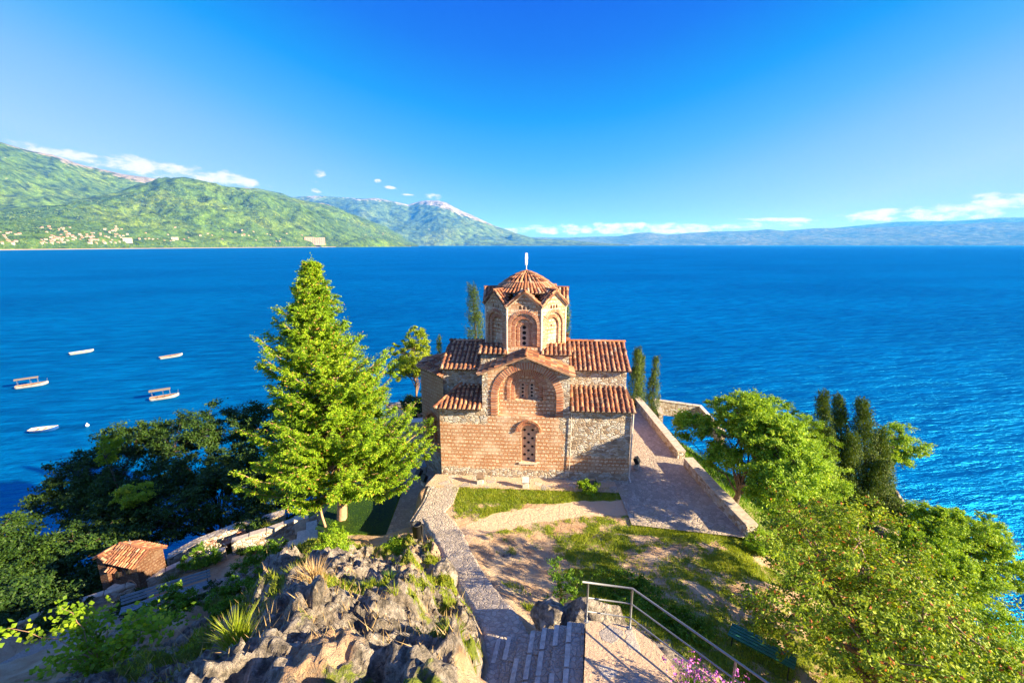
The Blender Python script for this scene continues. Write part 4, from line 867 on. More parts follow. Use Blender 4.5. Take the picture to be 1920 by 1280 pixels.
def tree(name, label, base, blobs, ncl, per, clr, leaf, lmat, group=None, cat='tree', trunk=.16, bark='bark', split=.3, lean=(0, 0), nl=9, flat=.6, trunk_name='trunk', up=.5, gap=.0, shell=.45, parts=True):
    """blobs: (dx,dy,dz, rx,ry,rz) crown lobes relative to the base"""
    root = empty(name, base, 0, label, cat, group)
    bl = np.array(blobs, float); vol = (bl[:, 3]*bl[:, 4]*bl[:, 5])**.67; which = rng.choice(len(bl), ncl, p=vol/vol.sum())
    d = unit(rng.normal(size=(ncl, 3))); rr = shell+(1-shell)*rng.uniform(0, 1, ncl)**.6; rr *= 1+.22*(rng.uniform(-1, 1, ncl))
    C = bl[which, :3]+d*bl[which, 3:]*rr[:, None]
    cen = bl[:, :3].mean(0)
    # woody skeleton
    if parts:
        top = cen.copy(); top[0] += lean[0]; top[1] += lean[1]; t1 = top*split+np.array([0, 0, 0]); chains = []
        trunk_pts = [(0, 0, -.4)]+[tuple(top*q*np.array([1, 1, 1])+np.array([math.sin(q*5)*.05, math.cos(q*4)*.05, 0])*top[2]*.3) for q in (.12, .25, .4, .55, .75)]
        chains.append((trunk_pts, trunk*1.15, trunk*.35))
        tg = C[rng.choice(ncl, min(nl, ncl), replace=False)]; lp = []
        for q in tg:
            st = np.array(trunk_pts[int(rng.integers(2, 5))]); e_ = st+(q-st)*.85; ch = curve3(st, e_, .06, 6, .09); chains.append((ch, trunk*.42, trunk*.10)); lp += ch[2:]
        lp = np.array(lp+[trunk_pts[-1]])
        sel = range(0, ncl, max(1, ncl//160))
        for i in sel:
            j = np.argmin(((lp-C[i])**2).sum(-1)); chains.append((curve3(lp[j], C[i], .03, 4, .06), trunk*.10, trunk*.03))
        limbs_mesh(trunk_name, chains, M[bark], root)
    # leaves gathered along short twigs of each cluster
    tw = 4; TW = unit(rng.normal(size=(ncl, tw, 3))+unit(C-cen)[:, None]*.7); ci = rng.integers(0, ncl, ncl*per); ti = rng.integers(0, tw, ncl*per)
    al = rng.uniform(0, 1, ncl*per)**.8; sc = clr*rng.uniform(.55, 1.35, ncl)
    P = C[ci]+TW[ci, ti]*(al*sc[ci])[:, None]*np.array([1, 1, flat])+rng.normal(size=(ncl*per, 3))*(sc[ci]*.20)[:, None]*np.array([1, 1, flat])
    Nn = rng.normal(size=P.shape)*.75+unit(P-cen)*.55+np.array([0, 0, up])
    leaves_mesh('crown' if parts else 'foliage', P, Nn, leaf, M[lmat], root)
    return root
def cypress(label, base, H_, r_, group, lean=(0, 0), n=9000, leaf=.045, lmat='l_cyp', name='cypress'):
    root = empty(name, base, 0, label, 'cypress', group)
    # flame-shaped tufts pressed against the column
    nt = max(60, int(H_*38)); z = rng.uniform(.03, .98, nt)**.9; prof = lambda q: np.clip(np.minimum(q*6+.35, 1), 0, 1)*np.clip((1-q), 0, 1)**.72*1.12
    a = rng.uniform(0, 2*math.pi, nt); rad = r_*prof(z)*rng.uniform(.4, 1.2, nt)
    base_p = np.stack([np.cos(a)*rad, np.sin(a)*rad, z*H_*.93], -1); d = unit(np.stack([np.cos(a)*.28, np.sin(a)*.28, np.ones(nt)], -1)+rng.normal(size=(nt, 3))*.12)
    L = rng.uniform(.35, .8, nt)*r_*1.1+.12
    k = rng.integers(0, nt, n); q = rng.uniform(0, 1, n); w_ = (1-q)*r_*.24+.02
    P = base_p[k]+d[k]*(q*L[k])[:, None]+rng.normal(size=(n, 3))*w_[:, None]*np.array([1, 1, .8])
    P[:, 0] += lean[0]*(P[:, 2]/H_)**1.6; P[:, 1] += lean[1]*(P[:, 2]/H_)**1.6
    out = P*np.array([1, 1, 0]); Nn = unit(out)+rng.normal(size=P.shape)*.55+np.array([0, 0, .15])
    leaves_mesh('crown', P, Nn, leaf, M[lmat], root, .4, axisdir=d[k])
    limbs_mesh('trunk', [([(0, 0, -.4), (0, 0, H_*.3), (lean[0]*.4, lean[1]*.4, H_*.6), (lean[0]*.8, lean[1]*.8, H_*.88)], r_*.16, r_*.03)], M['barkdark'], root); return root
def G(x, y, dz=0): return (x, y, float(ground(np.array([x]), np.array([y]))[0])+dz)

# --- the tall light green conifer left of the church
def conifer(base, H_, R0):
    root = empty('conifer', base, 0, 'tall bright yellow-green conifer with a slanting trunk left of the church', 'conifer tree')
    tp = lambda z: np.array([-.30*(z/H_)+.25*math.sin(z*.5), .1*z/H_, z]); chains = [([tuple(tp(z)) for z in np.linspace(-.4, H_*.98, 12)], .26, .02)]
    P = []; D = []; sz = []
    z = 1.95; lev = 0
    while z < H_*.985:
        q = z/H_; Rz = R0*(1-q)**.88*(1 if q > .12 else .72+q*2.3)*rng.uniform(.78, 1.15); nb = int(7+8*(1-q)); a0 = rng.uniform(0, 6.28)
        for k in range(nb):
            a = a0+2*math.pi*k/nb+rng.uniform(-.25, .25); L = Rz*rng.uniform(.6, 1.2)
            # an extra long shoulder of branches right of centre, half way up, and long low boughs
            if math.cos(a-.0) > .55 and .50 < q < .60: L *= 1.28
            if math.cos(a) > .5 and .22 < q < .36: L *= 1.08
            if math.cos(a+3.14) > .6 and .60 < q < .78: L *= 1.2
            st = tp(z); rise = .28*q+.02; pts = []
            for s in np.linspace(0, 1, 7): pts.append(st+np.array([math.cos(a)*L*s, math.sin(a)*L*s, L*(rise*s-.34*s*(1-s)*1.3+.20*s**3)]))
            chains.append(([tuple(p) for p in pts], .05*(1-q)+.014, .008)); pts = np.array(pts)
            # flat sprays: side twigs
            nt = max(6, int(L*12.5))
            for j in range(nt):
                s = rng.uniform(.12, 1)**.68; i_ = min(int(s*6), 5); f_ = s*6-i_; p0 = pts[i_]*(1-f_)+pts[i_+1]*f_
                side = rng.choice([-1, 1]); tl = (.16+.40*(1-s)*min(1, L/2.5)+.12)*rng.uniform(.7, 1.3); aa = a+side*rng.uniform(.5, 1.1)
                dv = np.array([math.cos(aa), math.sin(aa), rng.uniform(-.12, .35)])*tl
                m_ = int(20+tl*52); u_ = rng.uniform(0, 1, m_); P.append(p0+dv*u_[:, None]+rng.normal(size=(m_, 3))*np.array([.04, .04, .03])-np.array([0, 0, .10])*(u_**2)[:, None]*tl); D.append(np.repeat(dv[None]/tl, m_, 0))
            m_ = int(18+L*10); u_ = rng.uniform(.75, 1.06, m_); P.append(pts[0]+(pts[-1]-pts[0])*u_[:, None]+np.array([0, 0, .02])+rng.normal(size=(m_, 3))*.06); D.append(np.repeat(unit(pts[-1]-pts[-2])[None], m_, 0))
        z += (.27-.10*q)*rng.uniform(.8, 1.2); lev += 1
    m_ = 120; P.append(tp(H_*.97)+rng.normal(size=(m_, 3))*np.array([.07, .07, .28])); D.append(np.repeat([[0, 0, 1.]], m_, 0))
    P = np.concatenate(P); D = np.concatenate(D); Nn = rng.normal(size=P.shape)*.6+np.array([0, 0, .7])+unit(P*np.array([1, 1, .0]))*.35
    limbs_mesh('trunk', chains, M['barkred'], root); leaves_mesh('crown', P, Nn, .046, M['l_spruce'], root, .42, axisdir=D*1.6); return root
conifer((-8.25, 19.15, 15.0), 12.45, 4.2)

# --- right of the church
ct_ = 'cypresses around the church'
cypress('dark cypress touching the right end of the church, broader of the pair there', (9.25, 31.6, 15.2), 5.6, .62, ct_, (.0, 0), 11000)
cypress('slim dark cypress beside a broader one behind the right yard wall', (9.9, 33.0, 14.9), 5.0, .42, ct_, (.2, 0), 6000)
cypress('slender cypress standing alone just right of the church pair', (10.6, 31.8, 14.6), 5.6, .5, ct_, (.15, 0), 9000)
cypress('cypress with a feathery tip rising behind the left edge of the dome drum', (-2.35, 30.6, 15.6), 10.1, .85, ct_, (-.45, 0), 15000)
cypress('tall thin cypress peeping out behind the right edge of the dome drum', (3.75, 31.5, 15.8), 9.0, .60, ct_, (.1, 0), 11000)
cypress('tiny dark cypress tip beyond the left roofs, taller of two', (-5.9, 35, 14.8), 6.4, .38, ct_, (0, 0), 5000)
cypress('tiny dark cypress tip beyond the left roofs, shorter of two', (-5.0, 35.4, 14.8), 5.6, .34, ct_, (0, 0), 4000)
cg = 'dark cypress clump on the right cliff'
for i, (x, y, h, r_, ln, lb) in enumerate([(20.9, 27.0, 8.9, .66, -1.1, 'leftmost and tallest bent spire of the dark cypress clump on the cliff'), (22.2, 27.1, 8.5, .64, -1.3, 'second bent spire from the left in the dark cypress clump'), (23.3, 26.6, 8.0, .78, -1.2, 'thick blunt spire at the right of the dark cypress clump'),
        (21.9, 26.0, 6.4, .8, -.5, 'shorter dark cypress in front of the two bent spires'), (24.4, 26.6, 6.3, .70, -.8, 'rightmost dark cypress of the clump above the pale boulder'), (20.2, 26.2, 6.2, .8, -.3, 'dark rounded cypress at the left foot of the clump'), (23.1, 25.4, 4.6, .8, 0, 'low dark cypress at the front of the clump')]):
    gz = G(x, y); cypress(lb, gz, h, r_*(1.15 if h > 6 else 1.3), cg, (ln, 0), 16000, .055)
def tree_abs(name, label, x, y, blobs, *a, **k):
    b_ = G(x, y); return tree(name, label, b_, [(q[0]-x, q[1]-y, q[2]-b_[2], *q[3:]) for q in blobs], *a, **k)
tree_abs('small_tree', 'small bright tree with a crooked brown trunk leaning over the lake right of the cypresses', 25.4, 28.2, [(26.9, 28.8, 15.4, .9, .9, .8), (27.9, 28.8, 14.1, 1.0, .8, .7), (26.5, 28.6, 14.3, .8, .7, .9), (27.2, 28.8, 13.3, .9, .8, .5)], 85, 110, .42, .065, 'l_bright', trunk=.13, lean=(.2, 0), nl=6)
tree_abs('leafy_tree', 'rounded bright green tree with a crooked trunk just right of the yard wall', 10.7, 19.2, [(11.2, 19.8, 19.9, 1.75, 1.6, 1.25), (12.1, 18.5, 18.5, 1.3, 1.4, 1.2), (9.1, 20.6, 19.2, .9, 1.1, .55), (10.8, 16.6, 18.5, 1.2, 1.2, 1.0), (9.9, 19.2, 18.3, .8, 1.1, .6), (11.9, 17.3, 18.9, .95, 1.2, .9), (11.4, 18.7, 19.7, 1.3, 1.3, 1.05)], 620, 170, .38, .055, 'l_bright', trunk=.16, bark='barkdark', nl=18)
tree_abs('feathery_tree', 'soft feathery pale green tree between the rounded tree and the dark cypress clump', 17.3, 26.6, [(17.9, 27, 16.4, 1.9, 1.6, 1.5), (16.2, 27.8, 16.2, 1.3, 1.3, 1.2), (17.3, 24.4, 15.4, 1.6, 1.4, 1.4), (19.2, 26.4, 15.4, 1.3, 1.2, 1.3), (16.6, 22.4, 15.2, 1.8, 1.4, 1.4)], 520, 170, .38, .042, 'l_bright', trunk=.14, nl=14, shell=.6)
tree_abs('pine_tree', 'round crowned green pine leaning over the water below the cypress clump', 23.6, 21.6, [(24.9, 23.4, 11.7, 1.9, 1.8, 1.2), (26.9, 23, 11.4, 1.8, 1.7, 1.2), (27.2, 21.9, 10.2, 1.5, 1.6, 1.0), (23.2, 21.6, 11.2, 1.5, 1.6, 1.2), (24.6, 20.8, 10.2, 1.6, 1.4, 1.2)], 700, 170, .40, .055, 'l_bright', trunk=.18, bark='barkdark', nl=14, flat=.5)
tree_abs('shrub', 'bright green shrub at the cliff foot in the lower right corner', 17.6, 13.4, [(17.8, 14, 13.6, 1.5, 1.5, 1.1), (16.6, 12.2, 14.0, 1.3, 1.3, 1.0), (18.4, 16.0, 12.6, 1.4, 1.4, .9), (15.9, 10.8, 14.4, 1.2, 1.2, .8)], 200, 150, .45, .05, 'l_bright', cat='shrub', trunk=.08, nl=8, trunk_name='stem')
tree_abs('olive_tree', 'huge spreading tree with small yellow-green leaves filling the lower right', 8.9, 8.9, [(8.2, 8.8, 19.5, 2.2, 2.2, 1.3), (9.9, 8.2, 18.9, 1.8, 2.0, 1.4), (9.1, 11.3, 19.8, 1.7, 1.6, 1.3), (10.4, 10.8, 18.9, 1.7, 1.7, 1.4), (7.1, 9.6, 18.4, 1.0, 1.1, .5), (8.2, 5.6, 20.0, 2.0, 1.6, 1.2), (10.8, 13.0, 18.2, 1.5, 1.5, 1.2), (9.9, 6.0, 18.8, 1.5, 1.5, 1.2)], 820, 85, .36, .045, 'l_olive', trunk=.2, nl=36, shell=.35, bark='bark', up=.6)
# --- left
tree('maple_tree', 'airy lime green tree with a thin pale trunk behind the apse of the church', (-7.9, 34.4, 14.9), [(0, 0, 4.3, 1.8, 1.6, 1.4), (-1.1, 0, 3.4, 1.1, 1.1, 1.0), (1.0, .2, 3.2, 1.1, 1.1, 1.0), (.3, 0, 5.8, .9, .9, .9)], 230, 110, .36, .065, 'l_maple', trunk=.10, nl=12)
tree('bush', 'dark rounded bush under the lime green tree behind the apse', (-6.6, 32.2, 14.9), [(0, 0, 1.3, 1.2, 1.0, 1.2), (-1.2, .2, .9, .9, .9, .8)], 90, 130, .35, .05, 'l_dark', cat='bush', trunk=.07, nl=5, trunk_name='stem')
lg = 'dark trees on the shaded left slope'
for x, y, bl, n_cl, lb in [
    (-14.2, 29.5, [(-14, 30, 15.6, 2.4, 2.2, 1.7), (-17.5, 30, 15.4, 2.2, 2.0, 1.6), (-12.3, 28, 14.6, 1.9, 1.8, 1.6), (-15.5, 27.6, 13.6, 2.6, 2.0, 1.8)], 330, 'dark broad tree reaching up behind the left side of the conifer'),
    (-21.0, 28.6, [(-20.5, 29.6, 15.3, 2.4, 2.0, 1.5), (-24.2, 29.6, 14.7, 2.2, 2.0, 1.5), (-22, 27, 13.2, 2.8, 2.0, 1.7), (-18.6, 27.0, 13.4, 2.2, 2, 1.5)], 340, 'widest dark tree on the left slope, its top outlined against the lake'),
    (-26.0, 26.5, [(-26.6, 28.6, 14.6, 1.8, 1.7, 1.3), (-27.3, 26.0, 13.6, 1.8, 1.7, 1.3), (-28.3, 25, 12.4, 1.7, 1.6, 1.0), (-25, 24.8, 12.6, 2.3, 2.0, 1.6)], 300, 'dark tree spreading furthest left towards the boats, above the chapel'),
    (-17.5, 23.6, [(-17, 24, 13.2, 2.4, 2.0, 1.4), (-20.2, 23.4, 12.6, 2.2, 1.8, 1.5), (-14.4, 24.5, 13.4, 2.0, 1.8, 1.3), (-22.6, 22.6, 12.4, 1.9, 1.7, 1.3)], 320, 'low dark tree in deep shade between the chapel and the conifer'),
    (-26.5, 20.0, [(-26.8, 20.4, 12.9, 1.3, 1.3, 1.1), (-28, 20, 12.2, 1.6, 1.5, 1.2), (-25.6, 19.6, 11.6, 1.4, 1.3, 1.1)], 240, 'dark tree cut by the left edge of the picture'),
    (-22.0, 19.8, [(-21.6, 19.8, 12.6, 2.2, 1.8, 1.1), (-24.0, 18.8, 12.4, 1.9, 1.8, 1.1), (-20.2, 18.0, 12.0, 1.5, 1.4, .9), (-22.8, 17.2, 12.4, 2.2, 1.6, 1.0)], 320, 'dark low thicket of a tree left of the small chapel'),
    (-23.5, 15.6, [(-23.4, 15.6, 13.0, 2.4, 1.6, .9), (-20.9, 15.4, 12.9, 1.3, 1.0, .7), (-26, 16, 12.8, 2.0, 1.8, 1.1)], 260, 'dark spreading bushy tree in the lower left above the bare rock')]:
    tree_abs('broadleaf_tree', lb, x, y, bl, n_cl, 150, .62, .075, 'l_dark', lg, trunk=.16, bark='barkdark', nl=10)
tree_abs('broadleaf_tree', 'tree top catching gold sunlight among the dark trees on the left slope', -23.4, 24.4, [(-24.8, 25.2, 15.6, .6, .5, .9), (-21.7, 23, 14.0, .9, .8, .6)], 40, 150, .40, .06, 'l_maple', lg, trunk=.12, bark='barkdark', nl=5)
# --- shrubs and plants close by
def shrub(name, label, x, y, r_, h, n_cl, per, leaf, mat, cat='shrub', z=None, clr=.22, sx=1.0):
    b_ = G(x, y, -.05) if z is None else (x, y, z)
    return tree(name, label, b_, [(0, 0, h*.55, r_*sx, r_, h*.45), (r_*.3, -.1, h*.4, r_*.7*sx, r_*.8, h*.38)], n_cl, per, clr, leaf, mat, cat=cat, trunk=.035, nl=6, trunk_name='stem', bark='wood')
shrub('shrub', 'grey-green rounded shrub in half sun beside the terrace bench, left of the rocks', -11.2, 16.0, .75, 1.9, 70, 120, .035, 'l_mid', z=13.3)
shrub('shrub', 'dark leafy shrub below the terrace shrub at the edge of the rocks', -11.9, 15.2, .9, 1.3, 80, 110, .045, 'l_dark', z=13.4)
shrub('shrub', 'green shrub hiding the terrace end below the conifer trunk', -10.0, 15.9, .7, .8, 70, 110, .045, 'l_mid')
shrub('shrub', 'sunlit low shrub on the rock rim under the conifer prop', -7.4, 16.2, .5, .5, 40, 100, .04, 'l_bright')
shrub('shrub', 'bushy plant with bright leaves around the foot of the litter bin', -4.55, 15.7, .62, .5, 60, 110, .035, 'l_bright')
shrub('shrub', 'young shrub growing at the foot of the facade plinth', 3.7, 19.55, .38, .62, 34, 90, .04, 'l_bright')
shrub('shrub', 'thin upright sapling with tufted twigs on the bare slope above the boulder', 1.45, 11.5, .55, 1.5, 40, 45, .035, 'l_mid', clr=.18)
shrub('shrub', 'dense dark green clump of ground shrub on the slope right of the railing', 3.6, 12.0, 1.0, .45, 100, 110, .035, 'l_mid')
shrub('shrub', 'second green clump of ground shrub lower down beside the railing', 4.7, 10.4, .75, .4, 70, 110, .035, 'l_mid')
shrub('shrub', 'tiny sunlit bush beside the dark trees above the left terrace wall', -14.9, 20.6, .45, .5, 26, 90, .045, 'l_bright')
shrub('shrub', 'small green plant in the bed at the foot of the terrace wall', -12.6, 18.9, .3, .35, 20, 80, .03, 'l_mid', z=13.35)
shrub('shrub', 'dark shrub spilling over the pale terrace wall right of the chapel', -14.6, 18.2, .8, .8, 60, 110, .04, 'l_mid', z=13.3)
shrub('shrub', 'low dark shrub at the far left end of the terrace wall', -18.4, 15.0, 1.0, .8, 70, 110, .045, 'l_dark', z=13.2)
shrub('shrub', 'trailing green shrub over the thick dry stone wall under the dark trees', -13.6, 21.2, 1.0, .7, 70, 110, .045, 'l_dark', z=13.3)
shrub('shrub', 'low green shrub between the grape vine and the terrace bench', -11.8, 12.8, .9, .8, 80, 110, .045, 'l_mid')
shrub('shrub', 'spreading green shrub on the left flank of the rocks', -8.8, 12.4, .9, .9, 90, 110, .04, 'l_mid')
shrub('shrub', 'leafy green plant in the hollow of the rocks below the conifer', -6.6, 14.0, .7, .7, 60, 110, .035, 'l_bright')
shrub('shrub', 'small shrub growing against the near end of the right yard wall', 10.0, 15.7, .55, .8, 55, 110, .035, 'l_bright')
shrub('shrub', 'dark green shrub in front of the small chapel', -15.9, 15.6, .6, .55, 40, 100, .04, 'l_dark')
def tuft(label, x, y, h, r_, n, mat, z=None, name='grass_tuft', cat='grass tuft', group=None, flowers=None, w_=.012):
    b_ = G(x, y, -.03) if z is None else (x, y, z); n = int(n*1.8); w_ *= .55; root = empty(name, b_, 0, label, cat, group)
    a = rng.uniform(0, 6.28, n); rr = r_*rng.uniform(0, 1, n)**.7; L = h*rng.uniform(.5, 1.1, n); out = rng.uniform(.15, .75, n)*rr/r_
    b0 = np.stack([np.cos(a)*rr*.45, np.sin(a)*rr*.45, 0*a], -1); dv = np.stack([np.cos(a)*out, np.sin(a)*out, np.ones(n)], -1)+rng.normal(size=(n, 3))*.08; dv = unit(dv)
    sd = unit(np.stack([-np.sin(a), np.cos(a), 0*a], -1)+rng.normal(size=(n, 3))*.5)*w_
    mid_ = b0+dv*(L*.55)[:, None]; tip = b0+dv*L[:, None]+np.stack([np.cos(a), np.sin(a), -.6+0*a], -1)*(L*.16)[:, None]
    V = np.stack([b0-sd, b0+sd, mid_+sd*.8, mid_-sd*.8, tip], 1).reshape(-1, 3); k = np.arange(n)*5
    F = [list(q) for q in np.concatenate([np.stack([k, k+1, k+2, k+3], -1)]).tolist()]+[[i+3, i+2, i+4] for i in k.tolist()]
    npmesh('blades', V, F, M[mat], root)
    if flowers:
        m_ = flowers[0]; j = rng.choice(n, m_); P = tip[j][:, None]+rng.normal(size=(m_, 7, 3))*flowers[2]; P = P.reshape(-1, 3); tag(leaves_mesh('flowers', P, rng.normal(size=P.shape)+np.array([0, 0, .5]), flowers[2]*.9, M[flowers[1]], root, .8), kind='stuff')
    return root
tuft('spiky green tuft at the top of the terrace wall', -12.3, 20.1, .85, .5, 220, 'l_grass', 13.4)
tuft('bushy green lavender tuft by the terrace wall with pale flower tips', -14.6, 18.6, .8, .65, 300, 'l_mid', 13.2, flowers=(90, 'stone', .03))
tuft('dark green tuft at the corner of the chapel wall', -15.2, 17.0, .55, .5, 160, 'l_mid', 13.2)
dg = 'grass and dry tufts on the rocks'
for x, y, h, r_, n, mt_, lb in [(-4.6, 8.9, .62, .42, 190, 'l_dry', 'largest straw coloured grass tuft in the middle of the rocks'), (-5.3, 9.8, .55, .35, 120, 'l_dry', 'straw and green grass tuft on the ledge left of the largest one'), (-6.1, 10.8, .6, .3, 90, 'l_grass', 'green grass tuft at the upper left of the rocks'),
        (-3.4, 8.9, .35, .45, 120, 'l_grass', 'short green grass clump right of the largest straw tuft'), (-4.4, 5.9, .55, .4, 150, 'l_grass', 'long green blades at the bottom edge, left of the pale rock'), (-4.9, 6.4, .5, .3, 100, 'l_dry', 'dry reddish stalks among the grass at the bottom edge'),
        (-5.9, 7.6, .5, .25, 50, 'l_dry', 'sparse dry stalks on the shaded rock at the lower left'), (-6.9, 8.6, .4, .35, 70, 'l_dry', 'dry tuft on the left flank of the rocks'), (-1.0, 6.2, .3, .3, 90, 'l_grass', 'low grass between the pale bottom rock and the steps'),
        (-2.5, 8.1, .35, .15, 20, 'l_grass', 'few thin stalks on the bare stone rib'), (-3.3, 10.3, .3, .3, 70, 'l_mid', 'small dark grass tuft behind the stone rib'), (-5.4, 12.9, .35, .35, 80, 'l_grass', 'grass tuft on the far rim of the rocks'), (3.75, 9.6, .35, .3, 120, 'l_grass', 'bright green blades behind the middle of the railing'), (2.0, 9.4, .3, .3, 90, 'l_grass', 'grass tuft on top of the boulder by the railing')]:
    tuft(lb, x, y, h, r_, n, mt_, group=dg)
# grape vine in the lower left
vb = G(-9.3, 8.3); root = empty('vine', vb, 0, 'leafy grape vine sprawling over the slope in the lower left, yellow-green tips in the sun', 'vine')
ch = []; P = []
for k in range(16):
    a = rng.uniform(1.6, 4.4) if k < 9 else rng.uniform(-.5, 1.8); L = rng.uniform(.8, 2.0); e_ = np.array([math.cos(a)*L, math.sin(a)*L*.6, rng.uniform(.6, 1.9)]); c_ = curve3((0, 0, .1), e_, .22, 8, .1); ch.append((c_, .014, .005)); c_ = np.array(c_)
    for p_ in np.repeat(c_[1:], 15, 0): P.append(p_+rng.normal(size=3)*.11)
P = np.array(P); limbs_mesh('stem', ch, M['wood'], root); leaves_mesh('foliage', P, rng.normal(size=P.shape)*.5+np.array([.3, -.1, .8]), .055, M['l_vine'], root, .85)
# pink flowers at the bottom right
for x, y, z, n, lb in ((3.25, 6.45, 19.95, 300, 'pink flowering plant leaning over the platform edge at the bottom'), (3.85, 5.9, 20.1, 160, 'smaller pink flowering stem right of the lower railing')):
    tuft(lb, x, y, .6, .45, n, 'l_mid', z, 'flowering_plant', 'flowering plant', 'pink flowers by the railing', (110, 'pink', .022), .008)

# --- grass: blades over the lawns
def grass_field(name, label, box, n, hmin, hmax, w_, thr=.3, mat='l_grass', fn=None):
    x = rng.uniform(box[0], box[1], n); y = rng.uniform(box[2], box[3], n); g_ = grassmask(x, y)*(1-dirtmask(x, y)); g_ = g_+(fbm(x*3.5, y*3.5, 2, 99)-.5)*.4
    k = g_ > rng.uniform(thr, 1.0, n)*.9 if thr > 0 else np.ones(n, bool)
    if fn is not None: k &= fn(x, y)
    dd, _ = seg_dist(x, y, PATH); k &= dd > .68
    x, y = x[k], y[k]; z = ground(x, y)-.01; m_ = len(x); a = rng.uniform(0, 6.28, m_); L = rng.uniform(hmin, hmax, m_)
    sd = np.stack([np.cos(a), np.sin(a), 0*a], -1)*w_; up = np.stack([rng.normal(size=m_)*.4, rng.normal(size=m_)*.4, np.ones(m_)], -1)*L[:, None]; b0 = np.stack([x, y, z], -1)
    V = np.stack([b0-sd, b0+sd, b0+up], 1).reshape(-1, 3); tag(npmesh(name, V, np.arange(3*m_).reshape(m_, 3), M[mat]), label, 'grass', kind='stuff')
grass_field('grass', 'patchy green grass on the lawn and slope in front of the church', (-3.2, 10, 9.0, 20.1), 190000, .05, .13, .012)
grass_field('grass', 'grass and weeds along the path and over the rocks on the left', (-9.5, .2, 6.0, 18.0), 90000, .05, .15, .010, fn=lambda x, y: ~inpoly(x, y, COURT))
grass_field('grass', 'short grass on the shaded plot beside the low courtyard', (-9.4, -5.8, 18.0, 25.0), 50000, .04, .09, .014, .2, 'l_mid')
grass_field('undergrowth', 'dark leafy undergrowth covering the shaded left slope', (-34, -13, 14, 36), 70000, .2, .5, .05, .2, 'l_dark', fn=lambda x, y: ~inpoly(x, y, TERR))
grass_field('undergrowth', 'green undergrowth on the slope beyond the right yard wall', (9.9, 24, 8, 34), 60000, .08, .3, .025, .2, 'l_mid')
grass_field('weeds', 'dry weeds and stalks growing in the cracks of the rocks', (-9.5, -.4, 5.2, 16.5), 60000, .08, .28, .008, .0, 'l_dry', fn=lambda x, y: (fbm(x*1.3, y*1.3, 3, 131) > .56) & (rockmask(x, y) > .4) & (rng.uniform(size=len(x)) < .13))
# ---------------------------------------------------------------- walls, steps, railing
def strip_wall(name, label, pts, w_, h, mat, cap=None, cat='wall', zb=None, group=None):
    """masonry wall along pts (x,y,ztop): body and cap stones"""
    root = empty(name, (pts[0][0], pts[0][1], pts[0][2]-h), 0, label, cat, group); o = Vector(root.location); P = [Vector(p) for p in pts]; mb = MB(); mc = MB(); Ls = []; Rs = []
    for i, p in enumerate(P):
        d = (P[min(i+1, len(P)-1)]-P[max(i-1, 0)]); d.z = 0; d.normalize(); nn = Vector((-d.y, d.x, 0))
        if 0 < i < len(P)-1:
            d1 = (P[i]-P[i-1]); d1.z = 0; d1.normalize(); k = 1/max(.4, abs(d1.dot(d)))
        else: k = 1
        Ls.append(p+nn*w_/2*k); Rs.append(p-nn*w_/2*k)
    s = 0; up = Vector((0, 0, 1)); ct_ = .07 if cap else 0
    for i in range(len(P)-1):
        L = (P[i+1]-P[i]).length; a, b, c, d = Ls[i]-o, Ls[i+1]-o, Rs[i+1]-o, Rs[i]-o; t_ = up*ct_
        lo = lambda q: q-up*h-up*.3
        mb.face([lo(a), a-t_, b-t_, lo(b)], 0, [(s, -h), (s, 0), (s+L, 0), (s+L, -h)]); mb.face([lo(c), c-t_, d-t_, lo(d)], 0, [(s+L, -h), (s+L, 0), (s, 0), (s, -h)])
        mb.face([d-t_, c-t_, b-t_, a-t_], 0, [(s, 0), (s+L, 0), (s+L, w_), (s, w_)])
        if i == 0: mb.face([lo(d), d-t_, a-t_, lo(a)], 0, [(0, -h), (0, 0), (w_, 0), (w_, -h)])
        if i == len(P)-2: mb.face([lo(b), b-t_, c-t_, lo(c)], 0, [(0, -h), (0, 0), (w_, 0), (w_, -h)])
        if cap:
            n = max(1, int(L/.55)); q = (b-a)/n; r_ = (c-d)/n
            for k in range(n):
                g_ = .012; e1, e2 = a+q*(k+g_*2), a+q*(k+1-g_*2); f1, f2 = d+r_*(k+g_*2), d+r_*(k+1-g_*2); j = rng.uniform(-.012, .012); ov = (a-d).normalized()*.03
                top = [f1-ov+up*j, f2-ov+up*j, e2+ov+up*j, e1+ov+up*j]; bot = [p-up*(ct_+.0) for p in top]; mc.face(top)
                for m_ in range(4): mc.face([bot[m_], bot[(m_+1) % 4], top[(m_+1) % 4], top[m_]])
        s += L
    mb.build('masonry', M[mat], root)
    if cap: mc.build('coping', M[cap], root)
    return root
yw = 'low stone walls of the right yard'
strip_wall('stone_wall', 'low stone wall along the right edge of the yard, nearer stretch behind the railing tree', [(9.85, 16.1, 16.82), (9.62, 19.0, 16.82), (9.50, 22.0, 16.82)], .45, .7, 'rubble', 'coping', group=yw)
strip_wall('stone_wall', 'low stone wall along the right edge of the yard, farther stretch ending at the corner', [(9.50, 22.9, 16.75), (9.45, 27, 16.8), (9.40, 31.6, 16.85), (7.4, 31.9, 16.85)], .42, .7, 'rubble', 'coping', group=yw)
strip_wall('stone_wall', 'low wall around the small terrace beyond the yard corner', [(11.2, 31.3, 15.6), (11.6, 34.0, 15.8), (15.0, 33.4, 15.5), (15.6, 30.5, 14.6)], .3, .9, 'rubble', 'coping', group=yw)
strip_wall('retaining_wall', 'rough stone retaining wall dropping from the path to the low left courtyard', [(-3.9, 20.95, 16.24), (-3.98, 20.1, 16.24), (-4.0, 18.8, 16.22), (-4.3, 17.3, 16.15)], .36, 1.5, 'rubble', None, group=None)
